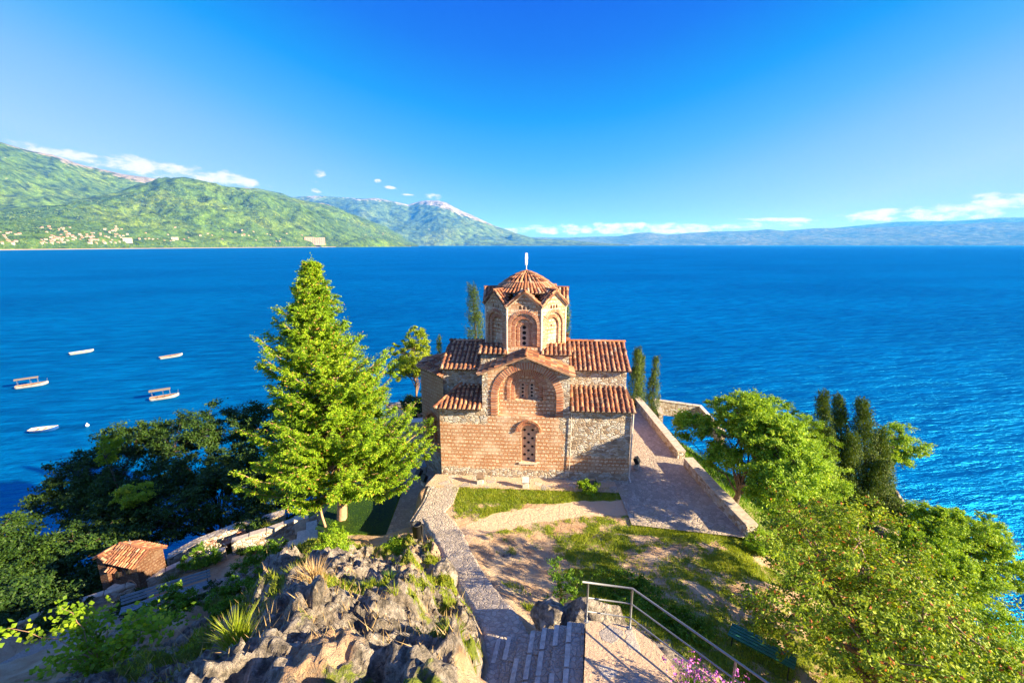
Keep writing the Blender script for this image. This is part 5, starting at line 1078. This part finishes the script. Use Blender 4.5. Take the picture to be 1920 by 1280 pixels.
strip_wall('terrace_wall', 'pale topped retaining wall running down beside the gravel bed', [(-10.95, 20.5, 14.25), (-12.3, 19.65, 14.1), (-13.7, 19.05, 13.95)], .28, 1.0, 'rubble', 'coping', group='walls of the left terrace')
strip_wall('terrace_wall', 'low shaded wall between the terrace path and the chapel', [(-13.8, 18.7, 13.75), (-15.2, 17.9, 13.7), (-16.1, 16.8, 13.7), (-17.9, 15.7, 13.6), (-19.5, 14.7, 13.5)], .25, .8, 'rubble', 'coping', group='walls of the left terrace')
strip_wall('terrace_wall', 'thick dry stone wall curving under the dark trees above the flower pots', [(-12.4, 21.6, 13.8), (-14.6, 20.6, 13.6), (-16.2, 19.9, 13.2), (-17.2, 19.3, 12.8)], .55, 1.0, 'rubble', None, group='walls of the left terrace')
strip_wall('parapet', 'low rough parapet at the lake edge of the far terrace behind the apse', [(-10.2, 34.0, 15.45), (-6, 34.2, 15.45), (-2, 34.2, 15.45)], .5, .5, 'rubble', None)
# paved apron between the facade and the path
ap = [(-4.0, 19.85, 16.262), (-4.05, 18.8, 16.25), (-4.3, 17.2, 16.22), (-3.5, 16.9, 16.24), (-2.75, 18.6, 16.25), (-2.62, 20.0, 16.262)]
mb = MB(); mb.face(ap); mb.face([(p[0], p[1], p[2]-.3) for p in ap][::-1])
for a, b in zip(ap, ap[1:]+ap[:1]): mb.face([(a[0], a[1], a[2]-.3), (b[0], b[1], b[2]-.3), b, a])
tag(mb.build('paved_apron', M['pathstone']), kind='structure')
# platform with steps
plat = empty('platform', (1.6, 7.6, 19.9), 0, 'stone paved landing with steps going down on its left', 'stone landing')
o = Vector(plat.location); mb = MB(); pl = [Vector((x, y, 19.9))-o for x, y in [(1.20, 6.0), (1.64, 8.25), (2.60, 8.10), (2.98, 7.66), (3.36, 6.8), (3.60, 5.4), (1.05, 5.4)]][::-1]
gx_, gy_ = np.meshgrid(np.linspace(1.0, 3.7, 55), np.linspace(5.4, 8.3, 60)); 
mb.face(pl); 
for a, b in zip(pl, pl[1:]+pl[:1]): mb.face([a, a-Vector((0, 0, 2.2)), b-Vector((0, 0, 2.2)), b])
mb.build('slab', M['coarse'], plat)
ns = 7
for k in range(ns):
    zt = 19.72-.18*k; x1 = 1.62-.29*k; x0 = x1-.34; mb = MB(); y0, y1 = 5.6, 8.35+.10*k
    sk = lambda x, y: x-(8.3-y)*.19+rng.uniform(-.015, .015)
    P = [(sk(x0, y0), y0), (sk(x1, y0), y0), (sk(x1, y1), y1), (sk(x0, y1), y1+.05)]; P = [(x-o.x, y-o.y) for x, y in P]; zt -= o.z
    n = 10
    top = []; 
    for i in range(n):
        a, b = i/n, (i+1)/n; L0 = [P[0][q]+(P[3][q]-P[0][q])*a for q in (0, 1)]; L1 = [P[0][q]+(P[3][q]-P[0][q])*b for q in (0, 1)]; R0_ = [P[1][q]+(P[2][q]-P[1][q])*a for q in (0, 1)]; R1_ = [P[1][q]+(P[2][q]-P[1][q])*b for q in (0, 1)]
        j = rng.uniform(-.02, .02); jx = rng.uniform(-.03, .02); dz = rng.uniform(-.012, .012); q = [(L0[0]+jx, L0[1], zt+dz), (R0_[0], R0_[1], zt+dz), (R1_[0], R1_[1], zt+dz), (L1[0]+jx, L1[1], zt+dz)]
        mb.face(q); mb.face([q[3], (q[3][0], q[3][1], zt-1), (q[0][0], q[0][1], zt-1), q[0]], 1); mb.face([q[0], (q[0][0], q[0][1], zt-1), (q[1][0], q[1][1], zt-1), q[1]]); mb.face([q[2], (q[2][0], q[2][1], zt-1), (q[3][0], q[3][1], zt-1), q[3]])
    for i in range(5):
        if rng.uniform() < .22: continue
        a, b = i/5+.008, (i+1)/5-.008; e_ = rng.uniform(.008, .02); A_ = [P[0][q]+(P[3][q]-P[0][q])*a for q in (0, 1)]; B_ = [P[0][q]+(P[3][q]-P[0][q])*b for q in (0, 1)]
        mb.face([(A_[0]-.035, A_[1], zt+e_), (A_[0]+.07, A_[1], zt+e_), (B_[0]+.07, B_[1], zt+e_), (B_[0]-.035, B_[1], zt+e_)], 2); mb.face([(A_[0]-.035, A_[1], zt-.05), (A_[0]-.035, A_[1], zt+e_), (B_[0]-.035, B_[1], zt+e_), (B_[0]-.035, B_[1], zt-.05)], 2); mb.face([(A_[0]+.07, A_[1], zt-.05), (B_[0]+.07, B_[1], zt-.05), (B_[0]+.07, B_[1], zt+e_), (A_[0]+.07, A_[1], zt+e_)], 2)
    mb.build('step', [M['steps'], M['riser_shade'], M['nosing']], plat)  # risers darker than the treads: their shade is put into the colour
# railing
rail = empty('railing', (1.64, 8.21, 19.9), 0, 'grey steel pipe railing with three rails around the landing', 'railing'); o = Vector(rail.location)
A, B, C_ = Vector((1.64, 8.21, 0)), Vector((2.55, 8.04, 0)), Vector((4.75, 5.36, 0)); C2 = Vector((3.55, 6.82, 0))
for k, z in enumerate((20.9, 20.52, 20.17)):
    up = Vector((0, 0, z)); mb = MB(); r_ = .021 if k == 0 else .016
    st = A+up+((A-B).normalized()*.12 if k == 0 else Vector()); mb.tube([st-o, B+up-o, C_+up-o], r_, 10); mb.build('rail', M['steel'], rail, True)
for p in (A, B, B+(C_-B)*.62):
    mb = MB(); z0 = 19.86 if p != B+(C_-B)*.62 else 19.0; mb.tube([p+Vector((0, 0, z0))-o, p+Vector((0, 0, 20.9))-o], .021, 10); mb.build('post', M['steel'], rail, True)
    mb = MB(); mb.lathe([(.055, 0), (.055, .012), (.02, .014)], 12, 0, tuple(p+Vector((0, 0, max(z0, 19.9) if z0 > 19.5 else z0+.55))-o)); mb.build('base_plate', M['steel'], rail)
# boulders
def boulder(label, x, y, z, sx, sy, sz, rz=0, seed=1, group=None, name='boulder', mat='rock', cat='boulder'):
    import bmesh
    bm = bmesh.new(); bmesh.ops.create_icosphere(bm, subdivisions=5, radius=1); V = np.array([v.co[:] for v in bm.verts]); F = np.array([[q.index for q in f.verts] for f in bm.faces]); bm.free()
    r2 = np.random.default_rng(seed); cuts = unit(r2.normal(size=(16, 3))); dist = r2.uniform(.62, .95, 16)
    for c, d_ in zip(cuts, dist): q = V@c; V = V-np.maximum(q-d_, 0)[:, None]*c*.92
    n = fbm(V[:, 0]*2.2+seed+V[:, 2], V[:, 1]*2.2-V[:, 2]*1.3, 6, seed)-.5; V = V*(1+n*.35)[:, None]; n2 = fbm(V[:, 0]*9+V[:, 2]*4, V[:, 1]*9+V[:, 2]*5, 4, seed+5)-.5; V = V*(1+n2*.10)[:, None]
    V = V*np.array([sx, sy, sz]); c_, s_ = math.cos(rz), math.sin(rz); V = np.stack([V[:, 0]*c_-V[:, 1]*s_, V[:, 0]*s_+V[:, 1]*c_, V[:, 2]], -1)
    ob = npmesh(name, V, F, M[mat], smooth=True); ob.location = (x, y, z); return tag(ob, label, cat, group)
bg_ = 'boulders around the landing and path'
boulder('rugged grey boulder at the head of the steps, left of the railing', 1.0, 9.25, 18.9, .55, .5, .62, .3, 3, bg_)
boulder('large slanting rock under the first railing bay', 1.9, 9.0, 19.0, .95, .55, .75, -.3, 8, bg_)
boulder('orange tinted rock slope below the outside of the railing', 3.4, 7.9, 18.6, 1.3, .55, .75, -.85, 12, bg_)
boulder('rock bank at the bottom right outside the lower railing', 4.5, 6.3, 18.5, 1.3, .6, .8, -.85, 15, bg_)
boulder('small pale stone half sunk in the dirt path bend', -.2, 14.6, 16.5, .22, .16, .14, 0, 18, bg_)
boulder('craggy rock at the near edge of the path in the middle of the left outcrop', -2.2, 12.5, 17.5, .45, .7, .5, .2, 22, bg_)
boulder('pale rounded boulder at the water side below the cypress clump', 25.5, 27.0, 10.6, .95, 1.1, 1.9, .3, 25, None)
boulder('bare grey rock sheet in the lower left corner', -15.0, 8.6, 15.6, 2.6, 1.5, .7, .2, 28, None)
# conifer prop
pr = MB(); pr.tube([(-8.75, 18.5, 14.9), (-8.95, 18.6, 15.6), (-9.1, 18.75, 16.3)], [.06, .055, .05], 8); tag(pr.build('wooden_prop', M['barkred'], None, True), 'short leaning wooden stake beside the conifer trunk', 'stake')
# steps below the conifer
st = empty('stone_steps', (-9.6, 19.0, 13.4), 0, 'three pale stone steps beside the gravel bed under the conifer', 'steps')
for k in range(3):
    mb = MB(); Mx = Matrix.Translation((-.1-.42*k, -.15*k, 1.35-.42*k-.3)) @ Matrix.Rotation(R(25), 4, 'Z'); mb.box(-.25, .25, -.9, .9, -.3, .0, 0, Mx); mb.build('step', M['stone'], st)
blk = MB(); blk.box(-.35, .35, -.25, .25, -.3, .45, 0, Matrix.Rotation(R(25), 4, 'Z'), .02); ob = blk.build('stone_block', M['stone']); ob.location = (-10.75, 20.15, 14.0); tag(ob, 'squared stone block at the top end of the terrace wall', 'stone block')

# ---------------------------------------------------------------- small shrine chapel
ch = empty('chapel', (-16.7, 17.2, 13.55), R(-14), 'tiny brick shrine chapel with tiled roofs and barred windows in shade', 'chapel')
ch.scale = (.72, .72, .72)
mb = MB(); wallbox(mb, -1.1, 1.1, -.8, .8, -2.2, 1.5); wallbox(mb, -1.75, -1.1, -1.0, -.1, -2.2, 1.62)
for s in (-1, 1): mb.face([(s*1.1, -.8, 1.5), (s*1.1, .8, 1.5), (s*1.1, 0, 1.95)][::s], 0, [(0, 1.5), (1.6, 1.5), (.8, 1.95)][::s])
mb.build('wall', M['shrine'], ch)
for sgn in (-1, 1):
    Sg = Vector((0, -sgn*1.0, .58)); mb = MB(); tiles(mb, (-1.2, sgn*1.0, 1.42), (1, 0, 0), Sg, [(0, 0), (2.4, 0), (2.4, Sg.length), (0, Sg.length)], sp=.2, tl=.33, r0=.075)
    if sgn < 0: ridge_tiles(mb, (-1.2, 0, 2.02), (1.2, 0, 2.02), .09)
    mb.build('roof', TM, ch)
for sgn in (-1, 1):
    mb = MB(); Sg = Vector((-sgn*.45, 0, .25)); tiles(mb, (-1.42+sgn*.45, -1.12, 1.6), (0, 1, 0), Sg, [(0, 0), (1.15, 0), (1.15, Sg.length), (0, Sg.length)], sp=.2, tl=.3, r0=.075)
    if sgn < 0: ridge_tiles(mb, (-1.42, -1.12, 1.88), (-1.42, .03, 1.88), .09)
    mb.build('roof', TM, ch)
mb = MB(); Sg = Vector((0, .38, .22)); tiles(mb, (-.95, -1.2, 1.0), (1, 0, 0), Sg, [(0, 0), (.7, 0), (.7, Sg.length), (0, Sg.length)], sp=.2, tl=.3, r0=.07); mb.build('canopy', TM, ch)
def small_window(parent, cx, z0, hw, hh, y, bars=3):
    mb = MB(); mb.box(cx-hw, cx+hw, y-.02, y+.05, z0, z0+hh); w_ = mb.build('window', M['dark'], parent); mb = MB()
    for k in range(bars): x = cx-hw+2*hw*(k+.5)/bars; mb.box(x-.012, x+.012, y-.045, y-.021, z0, z0+hh)
    mb.build('bars', M['black'], w_)
small_window(ch, -.6, .2, .16, .75, -.8); small_window(ch, .35, .75, .16, .45, -.8)
mb = MB(); mb.face([(x, -.815, z) for x, z in arch_pts(.45, .27, -.5, .0, 10)]); mb.build('door', M['dark'], ch)
mb = MB(); arch_ring(mb, .45, .0, .28, .38, (0, -.8, 0), (1, 0, 0), (0, -1, 0), 12, .03, -.5); mb.build('arch', BA, ch)
mb = MB(); mb.box(-.95, -.1, -1.25, -.81, -1.2, -.15); mb.build('ledge', M['stone'], ch)
mb = MB(); mb.tube([(-.3, 0, 2.05), (-.3, 0, 2.42)], .018, 6); mb.tube([(-.42, 0, 2.27), (-.18, 0, 2.27)], .016, 6); mb.build('cross', M['steel'], ch)

# ---------------------------------------------------------------- benches, lamps, bin
def bench(label, loc, rz, L, mat, group='slatted benches', back=True, legs=2, seat_n=4):
    root = empty('bench', loc, rz, label, 'bench', group)
    mb = MB()
    for k in range(seat_n): mb.box(-L/2, L/2, -.22+k*.11, -.14+k*.11, .42, .45)
    mb.build('seat', M[mat], root)
    if back:
        mb = MB()
        for k in range(3): Mx = Matrix.Translation((0, .26+.02*k, .56+.13*k)) @ Matrix.Rotation(R(-12), 4, 'X'); mb.box(-L/2, L/2, -.014, .014, -.045, .045, 0, Mx)
        mb.build('backrest', M[mat], root)
    for k in range(legs):
        x = -L/2+.12+(L-.24)*k/(legs-1); mb = MB()
        mb.tube([(x, -.2, 0), (x, -.2, .415), (x, .22, .415), (x, .26, 0)], .018, 6)
        if back: mb.tube([(x, .235, .41), (x, .33, .92)], .016, 6)
        mb.build('leg', M['black'], root)
bench('green slatted bench half hidden under the big tree by the railing', G(6.75, 9.95), R(-40), 1.6, 'greenpaint', back=False, seat_n=5)
bench('bluish slatted bench in the low courtyard against the apse', (-5.45, 24.2, 15.05), R(112), 1.7, 'bluewood', back=False)
bench('slatted bench under the dark shrub on the upper terrace', (-10.9, 17.3, 13.35), R(32), 1.5, 'bluewood', back=True)
bench('long slatted bench along the foot of the rocks on the terrace', (-14.3, 15.7, 13.35), R(31), 3.0, 'bluewood', back=True, legs=3)
def floodlight(label, loc, rz, tilt=0, mat='black', s=1.0):
    root = empty('floodlight', loc, rz, label, 'floodlight', 'floodlights around the church')
    mb = MB(); mb.box(-.15*s, .15*s, -.12*s, .12*s, -.05, .17*s, 0, None, .01); mb.build('base', M['concrete'], root)
    mb = MB(); Mx = Matrix.Translation((0, 0, .36*s)) @ Matrix.Rotation(R(-28), 4, 'X'); mb.box(-.17*s, .17*s, -.09*s, .10*s, -.15*s, .15*s, 0, Mx, .015); 
    h = mb.build('housing', M[mat], root); mb = MB(); mb.box(-.15*s, .15*s, .101*s, .112*s, -.13*s, .13*s, 0, Mx); mb.build('glass', M['glassdark'], h)
    mb = MB(); mb.tube([(-.19*s, 0, .15*s), (-.19*s, 0, .36*s)], .012, 6); mb.tube([(.19*s, 0, .15*s), (.19*s, 0, .36*s)], .012, 6); mb.tube([(-.19*s, 0, .17*s), (.19*s, 0, .17*s)], .012, 6); mb.build('bracket', M['black'], root)
def LW(x, y, z=.06): v = church.matrix_basis @ Vector((x, y, z)); return tuple(v)
church.rotation_euler = (0, 0, R(-4.5)); bpy.context.view_layer.update()
CM = Matrix.Translation(church.location) @ Matrix.Rotation(R(-4.5), 4, 'Z')
LW = lambda x, y, z=.1: tuple(CM @ Vector((x, y, z)))
floodlight('brown backed floodlight on a pale block before the facade, left of the lower window', LW(-2.65, -.75), R(-4.5), mat='bark')
floodlight('pale floodlight on a block just right below the lower window', LW(-.35, -.95), R(-4.5), mat='concrete')
floodlight('black floodlight half hidden by the shrub at the right of the facade', LW(2.95, -.9), R(-4.5))
floodlight('black floodlight on the paving right of the church corner', LW(5.5, 1.4, .15), R(60), s=1.1)
floodlight('black floodlight standing nearest the plinth in the low courtyard', (-4.85, 22.25, 15.05), R(-50), s=1.15)
floodlight('black floodlight in the middle of the row in the low courtyard', (-5.25, 22.9, 15.05), R(-50), s=1.15)
floodlight('black floodlight at the far end of the courtyard bench', (-6.15, 25.3, 15.05), R(-60), s=1.15)
lb = empty('litter_bin', G(-3.72, 15.85), 0, 'black cylindrical litter bin hung on a post beside the path', 'litter bin')
mb = MB(); mb.tube([(.10, -.02, -.2), (.10, -.02, .95)], .032, 8); mb.build('post', M['black'], lb)
mb = MB(); mb.lathe([(0, .42), (.17, .42), (.19, .95), (.205, .95), (.205, .99), (.17, .99), (.165, .5), (0, .47)], 18, 0, (-.12, .0, 0)); mb.build('bin', M['black'], lb, True)
# garden pots
pg = 'terracotta pots on the terrace'
for x, y, s, l in ((-14.0, 20.25, .22, 'terracotta pot nearest the sunlit wall under the dark trees'), (-14.35, 19.6, .24, 'middle terracotta pot on the terrace'), (-15.0, 19.35, .26, 'wide terracotta bowl lowest of the three pots')):
    p = empty('flower_pot', (x, y, 13.1), 0, l, 'flower pot', pg); mb = MB(); mb.lathe([(0, 0), (s*.7, 0), (s, s*1.3), (s*1.12, s*1.3), (s*1.12, s*1.55), (s*.95, s*1.55), (s*.9, s*1.3), (0, s*1.25)], 18); mb.build('pot', M['terracotta'], p, True)
# stone sarcophagus and posts behind the apse
sc = empty('stone_trough', (-6.75, 29.4, 15.05), R(10), 'pale carved stone block resting on a base behind the apse', 'stone block')
mb = MB(); mb.box(-.35, .35, -.22, .22, 0, .3); mb.build('base', M['stone'], sc); mb = MB(); mb.box(-.55, .55, -.3, .3, .3, .85, 0, None, -.08); mb.build('block', M['stone'], sc)
ps = empty('post_frame', (-7.7, 28.9, 15.05), 0, 'rusty post frame standing left of the pale stone block', 'post'); 
for x in (0, .45): mb = MB(); mb.box(x-.03, x+.03, -.03, .03, 0, .95 if x == 0 else .5); mb.build('post', M['wood'], ps)
mb = MB(); mb.box(.03, .42, -.02, .02, .36, .42); mb.build('crossbar', M['wood'], ps)
wr = MB(); wp = [(-9.6, 16.9, 15.3), (-11.5, 16.1, 14.3), (-13.2, 15.5, 13.9), (-14.0, 15.0, 13.6), (-15.5, 14.3, 13.5)]
for a, b in zip(wp[:-1], wp[1:]): wr.tube([a, b], .014, 5)
tag(wr.build('cable', M['mortar']), 'pale cable hanging slack across the shaded terrace', 'cable')

# ---------------------------------------------------------------- boats
def boat(label, loc, rz, L, W_, hull, canopy=False, inner='boatwood', group='small boats moored on the lake'):
    root = empty('boat', loc, rz, label, 'boat', group)
    n = 15; m_ = 9; V = []
    def sec(t_):   # t 0 stern .. 1 bow
        w_ = W_/2*(1-max(0, (t_-.45)/.55)**2.2)*(.72+.28*min(1, t_/.35)); sh = .34+.26*max(0, (t_-.4)/.6)**2+.06*(1-t_); return w_, sh
    for layer, (ins, dz) in enumerate(((0, 0), (.05, .0))):
        for i in range(n):
            t_ = i/(n-1); w_, sh = sec(t_); w_ = max(w_-ins, .012); kz = -.18+.35*max(0, (t_-.75)/.25)**2
            for j in range(m_):
                a = -1+2*j/(m_-1); s = abs(a); y = math.copysign(w_*s**.62, a) if s > 0 else 0; z = (kz+(sh-kz)*s**2.6)
                if layer: z = max(z+.05, .06)
                V.append(((t_-.5)*L*(1-.02*layer), y, z if s < 1 else sh+.0))
    F = []; q = n*m_
    for i in range(n-1):
        for j in range(m_-1): a = i*m_+j; F.append([a, a+m_, a+m_+1, a+1])
    hv = V[:q]; F0_ = list(F); F0_.append([j for j in range(m_)])
    npmesh('hull', hv, F0_, M[hull], root, True)
    npmesh('interior', V[q:], [f[::-1] for f in F]+[[j for j in reversed(range(m_))]], M[inner], root, True)
    mb = MB(); pts = [(((i/(n-1))-.5)*L, sec(i/(n-1))[0]-.02, sec(i/(n-1))[1]+.01) for i in range(n)]; mb.tube(pts+[(p[0], -p[1], p[2]) for p in pts[::-1]]+[pts[0]], .03, 6); mb.build('gunwale', M['boatwhite' if hull == 'boatwhite' else 'stone'], root)
    for t_ in (.25, .5, .72): w_, sh = sec(t_); mb = MB(); x = (t_-.5)*L; mb.box(x-.13, x+.13, -w_+.04, w_-.04, sh-.16, sh-.12); mb.build('thwart', M['boatwood'], root)
    if canopy:
        for x in (-L*.40, -L*.02, L*.20):
            for s in (-1, 1): mb = MB(); w_ = sec(x/L+.5)[0]-.04; mb.tube([(x, s*w_, .4), (x, s*w_*.95, 1.75)], .018, 6); mb.build('canopy_post', M['steel'], root)
        mb = MB(); k = 6
        for i in range(k):
            a, b = -1+2*i/k, -1+2*(i+1)/k; z = lambda q: 1.86-.14*q*q; y = lambda q: q*W_*.48
            x0, x1 = -L*.48, L*.24; mb.face([(x0, y(a), z(a)), (x1, y(a), z(a)), (x1, y(b), z(b)), (x0, y(b), z(b))]); mb.face([(x0, y(b), z(b)-.03), (x1, y(b), z(b)-.03), (x1, y(a), z(a)-.03), (x0, y(a), z(a)-.03)])
        for x in (-L*.48, L*.24): mb.face([(x, y(q), z(q)) for q in np.linspace(-1, 1, 7)]+[(x, y(q), z(q)-.03) for q in np.linspace(1, -1, 7)])
        mb.build('canopy', M['canvas'], root)
    if canopy: mb = MB(); mb.tube([(L*.46, .1, .6), (L*.49, .1, 1.2)], .02, 6); mb.tube([(L*.46, -.1, .6), (L*.49, -.1, 1.2)], .02, 6); mb.build('bow_rail', M['steel'], root)
boat('open white boat farthest left in the upper row', (-114, 114, .05), R(58), 4.9, 1.9, 'boatwhite', inner='boatwhite')
boat('open white boat in the upper row, right of the other', (-86.9, 109.5, .05), R(52), 4.9, 1.8, 'boatwhite', inner='boatwood')
boat('white boat with a tan canopy nearest the left edge', (-97.3, 85.8, .05), R(44), 4.7, 1.8, 'boatwhite', True)
boat('white boat with a flat tan canopy nearest the dark trees', (-64.9, 78.6, .05), R(36), 4.4, 1.7, 'boatwhite', True)
boat('small blue rowing boat, lowest of the moored boats', (-72.1, 63.8, .05), R(20), 3.5, 1.5, 'blueboat', False, 'stone')
mb = MB(); mb.lathe([(0, -.2), (.2, -.1), (.25, .05), (.2, .2), (.07, .28), (.05, .4), (0, .42)], 12); ob = mb.build('buoy', M['white'], None, True); ob.location = (-67.2, 65.6, .1); tag(ob, 'small white mooring buoy between the blue rowing boat and the trees', 'buoy')

# ---------------------------------------------------------------- far shore: village, hotel, woods
A_h, T_h, Z_h, R_h, _o = hill_data
def hill_z(az, r_):
    j = int(np.clip(np.searchsorted(A_h, az), 1, len(A_h)-1)); col = R_h[:, j]; return float(np.interp(r_, col, Z_h[:, j]))
def on_hill(u, v):
    a, b = pix_az(u, v)
    j = int(np.clip(np.searchsorted(A_h, a), 1, len(A_h)-1)); rr_ = R_h[:, j]; zz_ = Z_h[:, j]; ang = (zz_-CAM_Z)/rr_; k = int(np.argmax(ang > b)); k = max(k, 1)
    f_ = (b-ang[k-1])/max(1e-9, ang[k]-ang[k-1]) if ang[k] > ang[k-1] else 0; r_ = rr_[k-1]+(rr_[k]-rr_[k-1])*np.clip(f_, 0, 1); z = zz_[k-1]+(zz_[k]-zz_[k-1])*np.clip(f_, 0, 1); return r_*math.sin(a), r_*math.cos(a), z, r_
def far_house(x, y, z, s, rz, label, wm, group, flat=False):
    mb = MB(); w_, d_, h = s, s*rng.uniform(.6, .85), s*rng.uniform(.42, .6)
    mb.box(-w_/2, w_/2, -d_/2, d_/2, -6, h)
    if not flat:
        ov = .6; rh = h+s*.2
        A = [(-w_/2-ov, -d_/2-ov, h), (w_/2+ov, -d_/2-ov, h), (w_/2+ov, d_/2+ov, h), (-w_/2-ov, d_/2+ov, h)]; Rg = [(-w_/2+s*.12, 0, rh), (w_/2-s*.12, 0, rh)]
        mb.face([A[0], A[1], Rg[1], Rg[0]], 1); mb.face([A[2], A[3], Rg[0], Rg[1]], 1); mb.face([A[1], A[2], Rg[1]], 1); mb.face([A[3], A[0], Rg[0]], 1)
    # rows of dark windows cut by the facade rhythm
    for r_ in range(2):
        for k in range(3): xx = -w_/2+w_*(k+.5)/3; mb.box(xx-s*.05, xx+s*.05, -d_/2-.12, -d_/2+.1, h*(.15+.42*r_), h*(.38+.42*r_), 2)
    o = mb.build('house', [M[wm], M['roofred'], M['glassdark']]); o.location = (x, y, z); o.rotation_euler = (0, 0, rz); tag(o, label, 'house', group); return o
vg = 'houses of the village across the lake'; spots = []
r3 = np.random.default_rng(5)
for (u0, u1, v0, v1, n) in [(75, 125, 446, 457, 26), (125, 240, 436, 457, 46), (195, 240, 424, 436, 12), (75, 140, 425, 436, 12), (0, 40, 434, 458, 16), (95, 180, 440, 452, 16), (255, 350, 445, 454, 12), (360, 480, 432, 452, 10), (0, 60, 343, 372, 0), (500, 600, 438, 456, 10), (660, 760, 436, 450, 12), (200, 420, 425, 446, 8)]:
    for k in range(n): spots.append((r3.uniform(u0, u1), r3.uniform(v0, v1)))
for u, v in spots:
    x, y, z, r_ = on_hill(u, v); far_house(x, y, z-1, r3.uniform(9, 16), r3.uniform(-.5, .5)-math.atan2(x, y), 'small pale house with a red roof in the village across the lake', 'housewall' if r3.uniform() < .8 else 'housepink', vg)
for u, v, s, l in [(240, 454, 52, 'large white building at the village edge near the far beach'), (328, 449, 48, 'white building standing alone on the slope right of the village')]:
    x, y, z, r_ = on_hill(u, v); far_house(x, y, z-2, s, -math.atan2(x, y), l, 'housewall', None, True)
hx, hy, hz, hr = on_hill(591, 457.5); ho = empty('hotel', (hx, hy, hz-3), -math.atan2(hx, hy), 'large pale block of a hotel at the far water edge', 'hotel')
S_h = hr/F_PX*1.05; mb = MB(); W2 = 30*S_h; mb.box(-W2/2, -W2*.02, -20, 20, -10, 11*S_h); mb.box(-W2*.02, W2/2, -24, 16, -10, 10*S_h); mb.box(W2*.2, W2/2, -26, -24, -10, 10.5*S_h); mb.build('wall', M['housepink'], ho)
for r_ in range(4):
    for k in range(9):
        xx = -W2/2+W2*(k+.5)/9; yy = -20 if xx < -W2*.02 else -26.2 if xx > W2*.2 else -24; mb = MB(); mb.box(xx-4, xx+4, yy-.6, yy+.5, 8+r_*2.3*S_h, 8+r_*2.3*S_h+1.1*S_h); mb.build('window', M['glassdark'], ho)
# wooded strip along the far beach and up the hill, seen as one mass
def far_wood(name, label, n, pick, smin, smax, mat='l_far'):
    C = []; S = []
    for k in range(n):
        u, v = pick(); x, y, z, r_ = on_hill(u, v); C.append((x, y, z)); S.append(r3.uniform(smin, smax)*r_/5000)
    C = np.array(C); S = np.array(S); V = []; F = []
    base = unit(np.array([(1, 0, 0), (-1, 0, 0), (0, 1, 0), (0, -1, 0), (0, 0, 1), (0, 0, -1.)])); fc = np.array([(0, 2, 4), (2, 1, 4), (1, 3, 4), (3, 0, 4), (2, 0, 5), (1, 2, 5), (3, 1, 5), (0, 3, 5)])
    V = (C[:, None]+base[None]*(S[:, None, None])*np.array([1, 1, .8])*r3.uniform(.7, 1.3, (n, 6, 1))).reshape(-1, 3); F = (fc[None]+np.arange(n)[:, None, None]*6).reshape(-1, 3)
    tag(npmesh(name, V, F, M[mat]), label, 'woodland', kind='stuff')
far_wood('woodland', 'trees and scrub covering the green hills across the lake', 9000, lambda: (lambda u: (u, r3.uniform(max(340, np.interp(u, [0, 200, 340, 480, 620, 760], [400, 372, 344, 366, 398, 452])), 462)))(r3.uniform(-60, 765)), 3, 9)
far_wood('woodland', 'belt of trees behind the beach of the village', 2600, lambda: (r3.uniform(-40, 740), 464-abs(r3.normal())*4), 5, 12)
hd = MB(); hu = [(636, 461), (760, 458)]
c_ = np.array(pix_dir(698, 459)); az0 = math.atan2(c_[0], c_[1]); rr0 = float(shore(az0))-350
range_mesh('wooded_headland', [(630, 463), (645, 456), (662, 450), (685, 446), (712, 447), (735, 450), (752, 455), (768, 461)], lambda a: shore(a)-500, lambda a: shore(a)-250, lambda a: shore(a)+150, M['hill'], 90, 24, .10, .5, (1.3, 1.5), 71, 1/150.)
# nosing stones along the front edge of every step are part of the step meshes
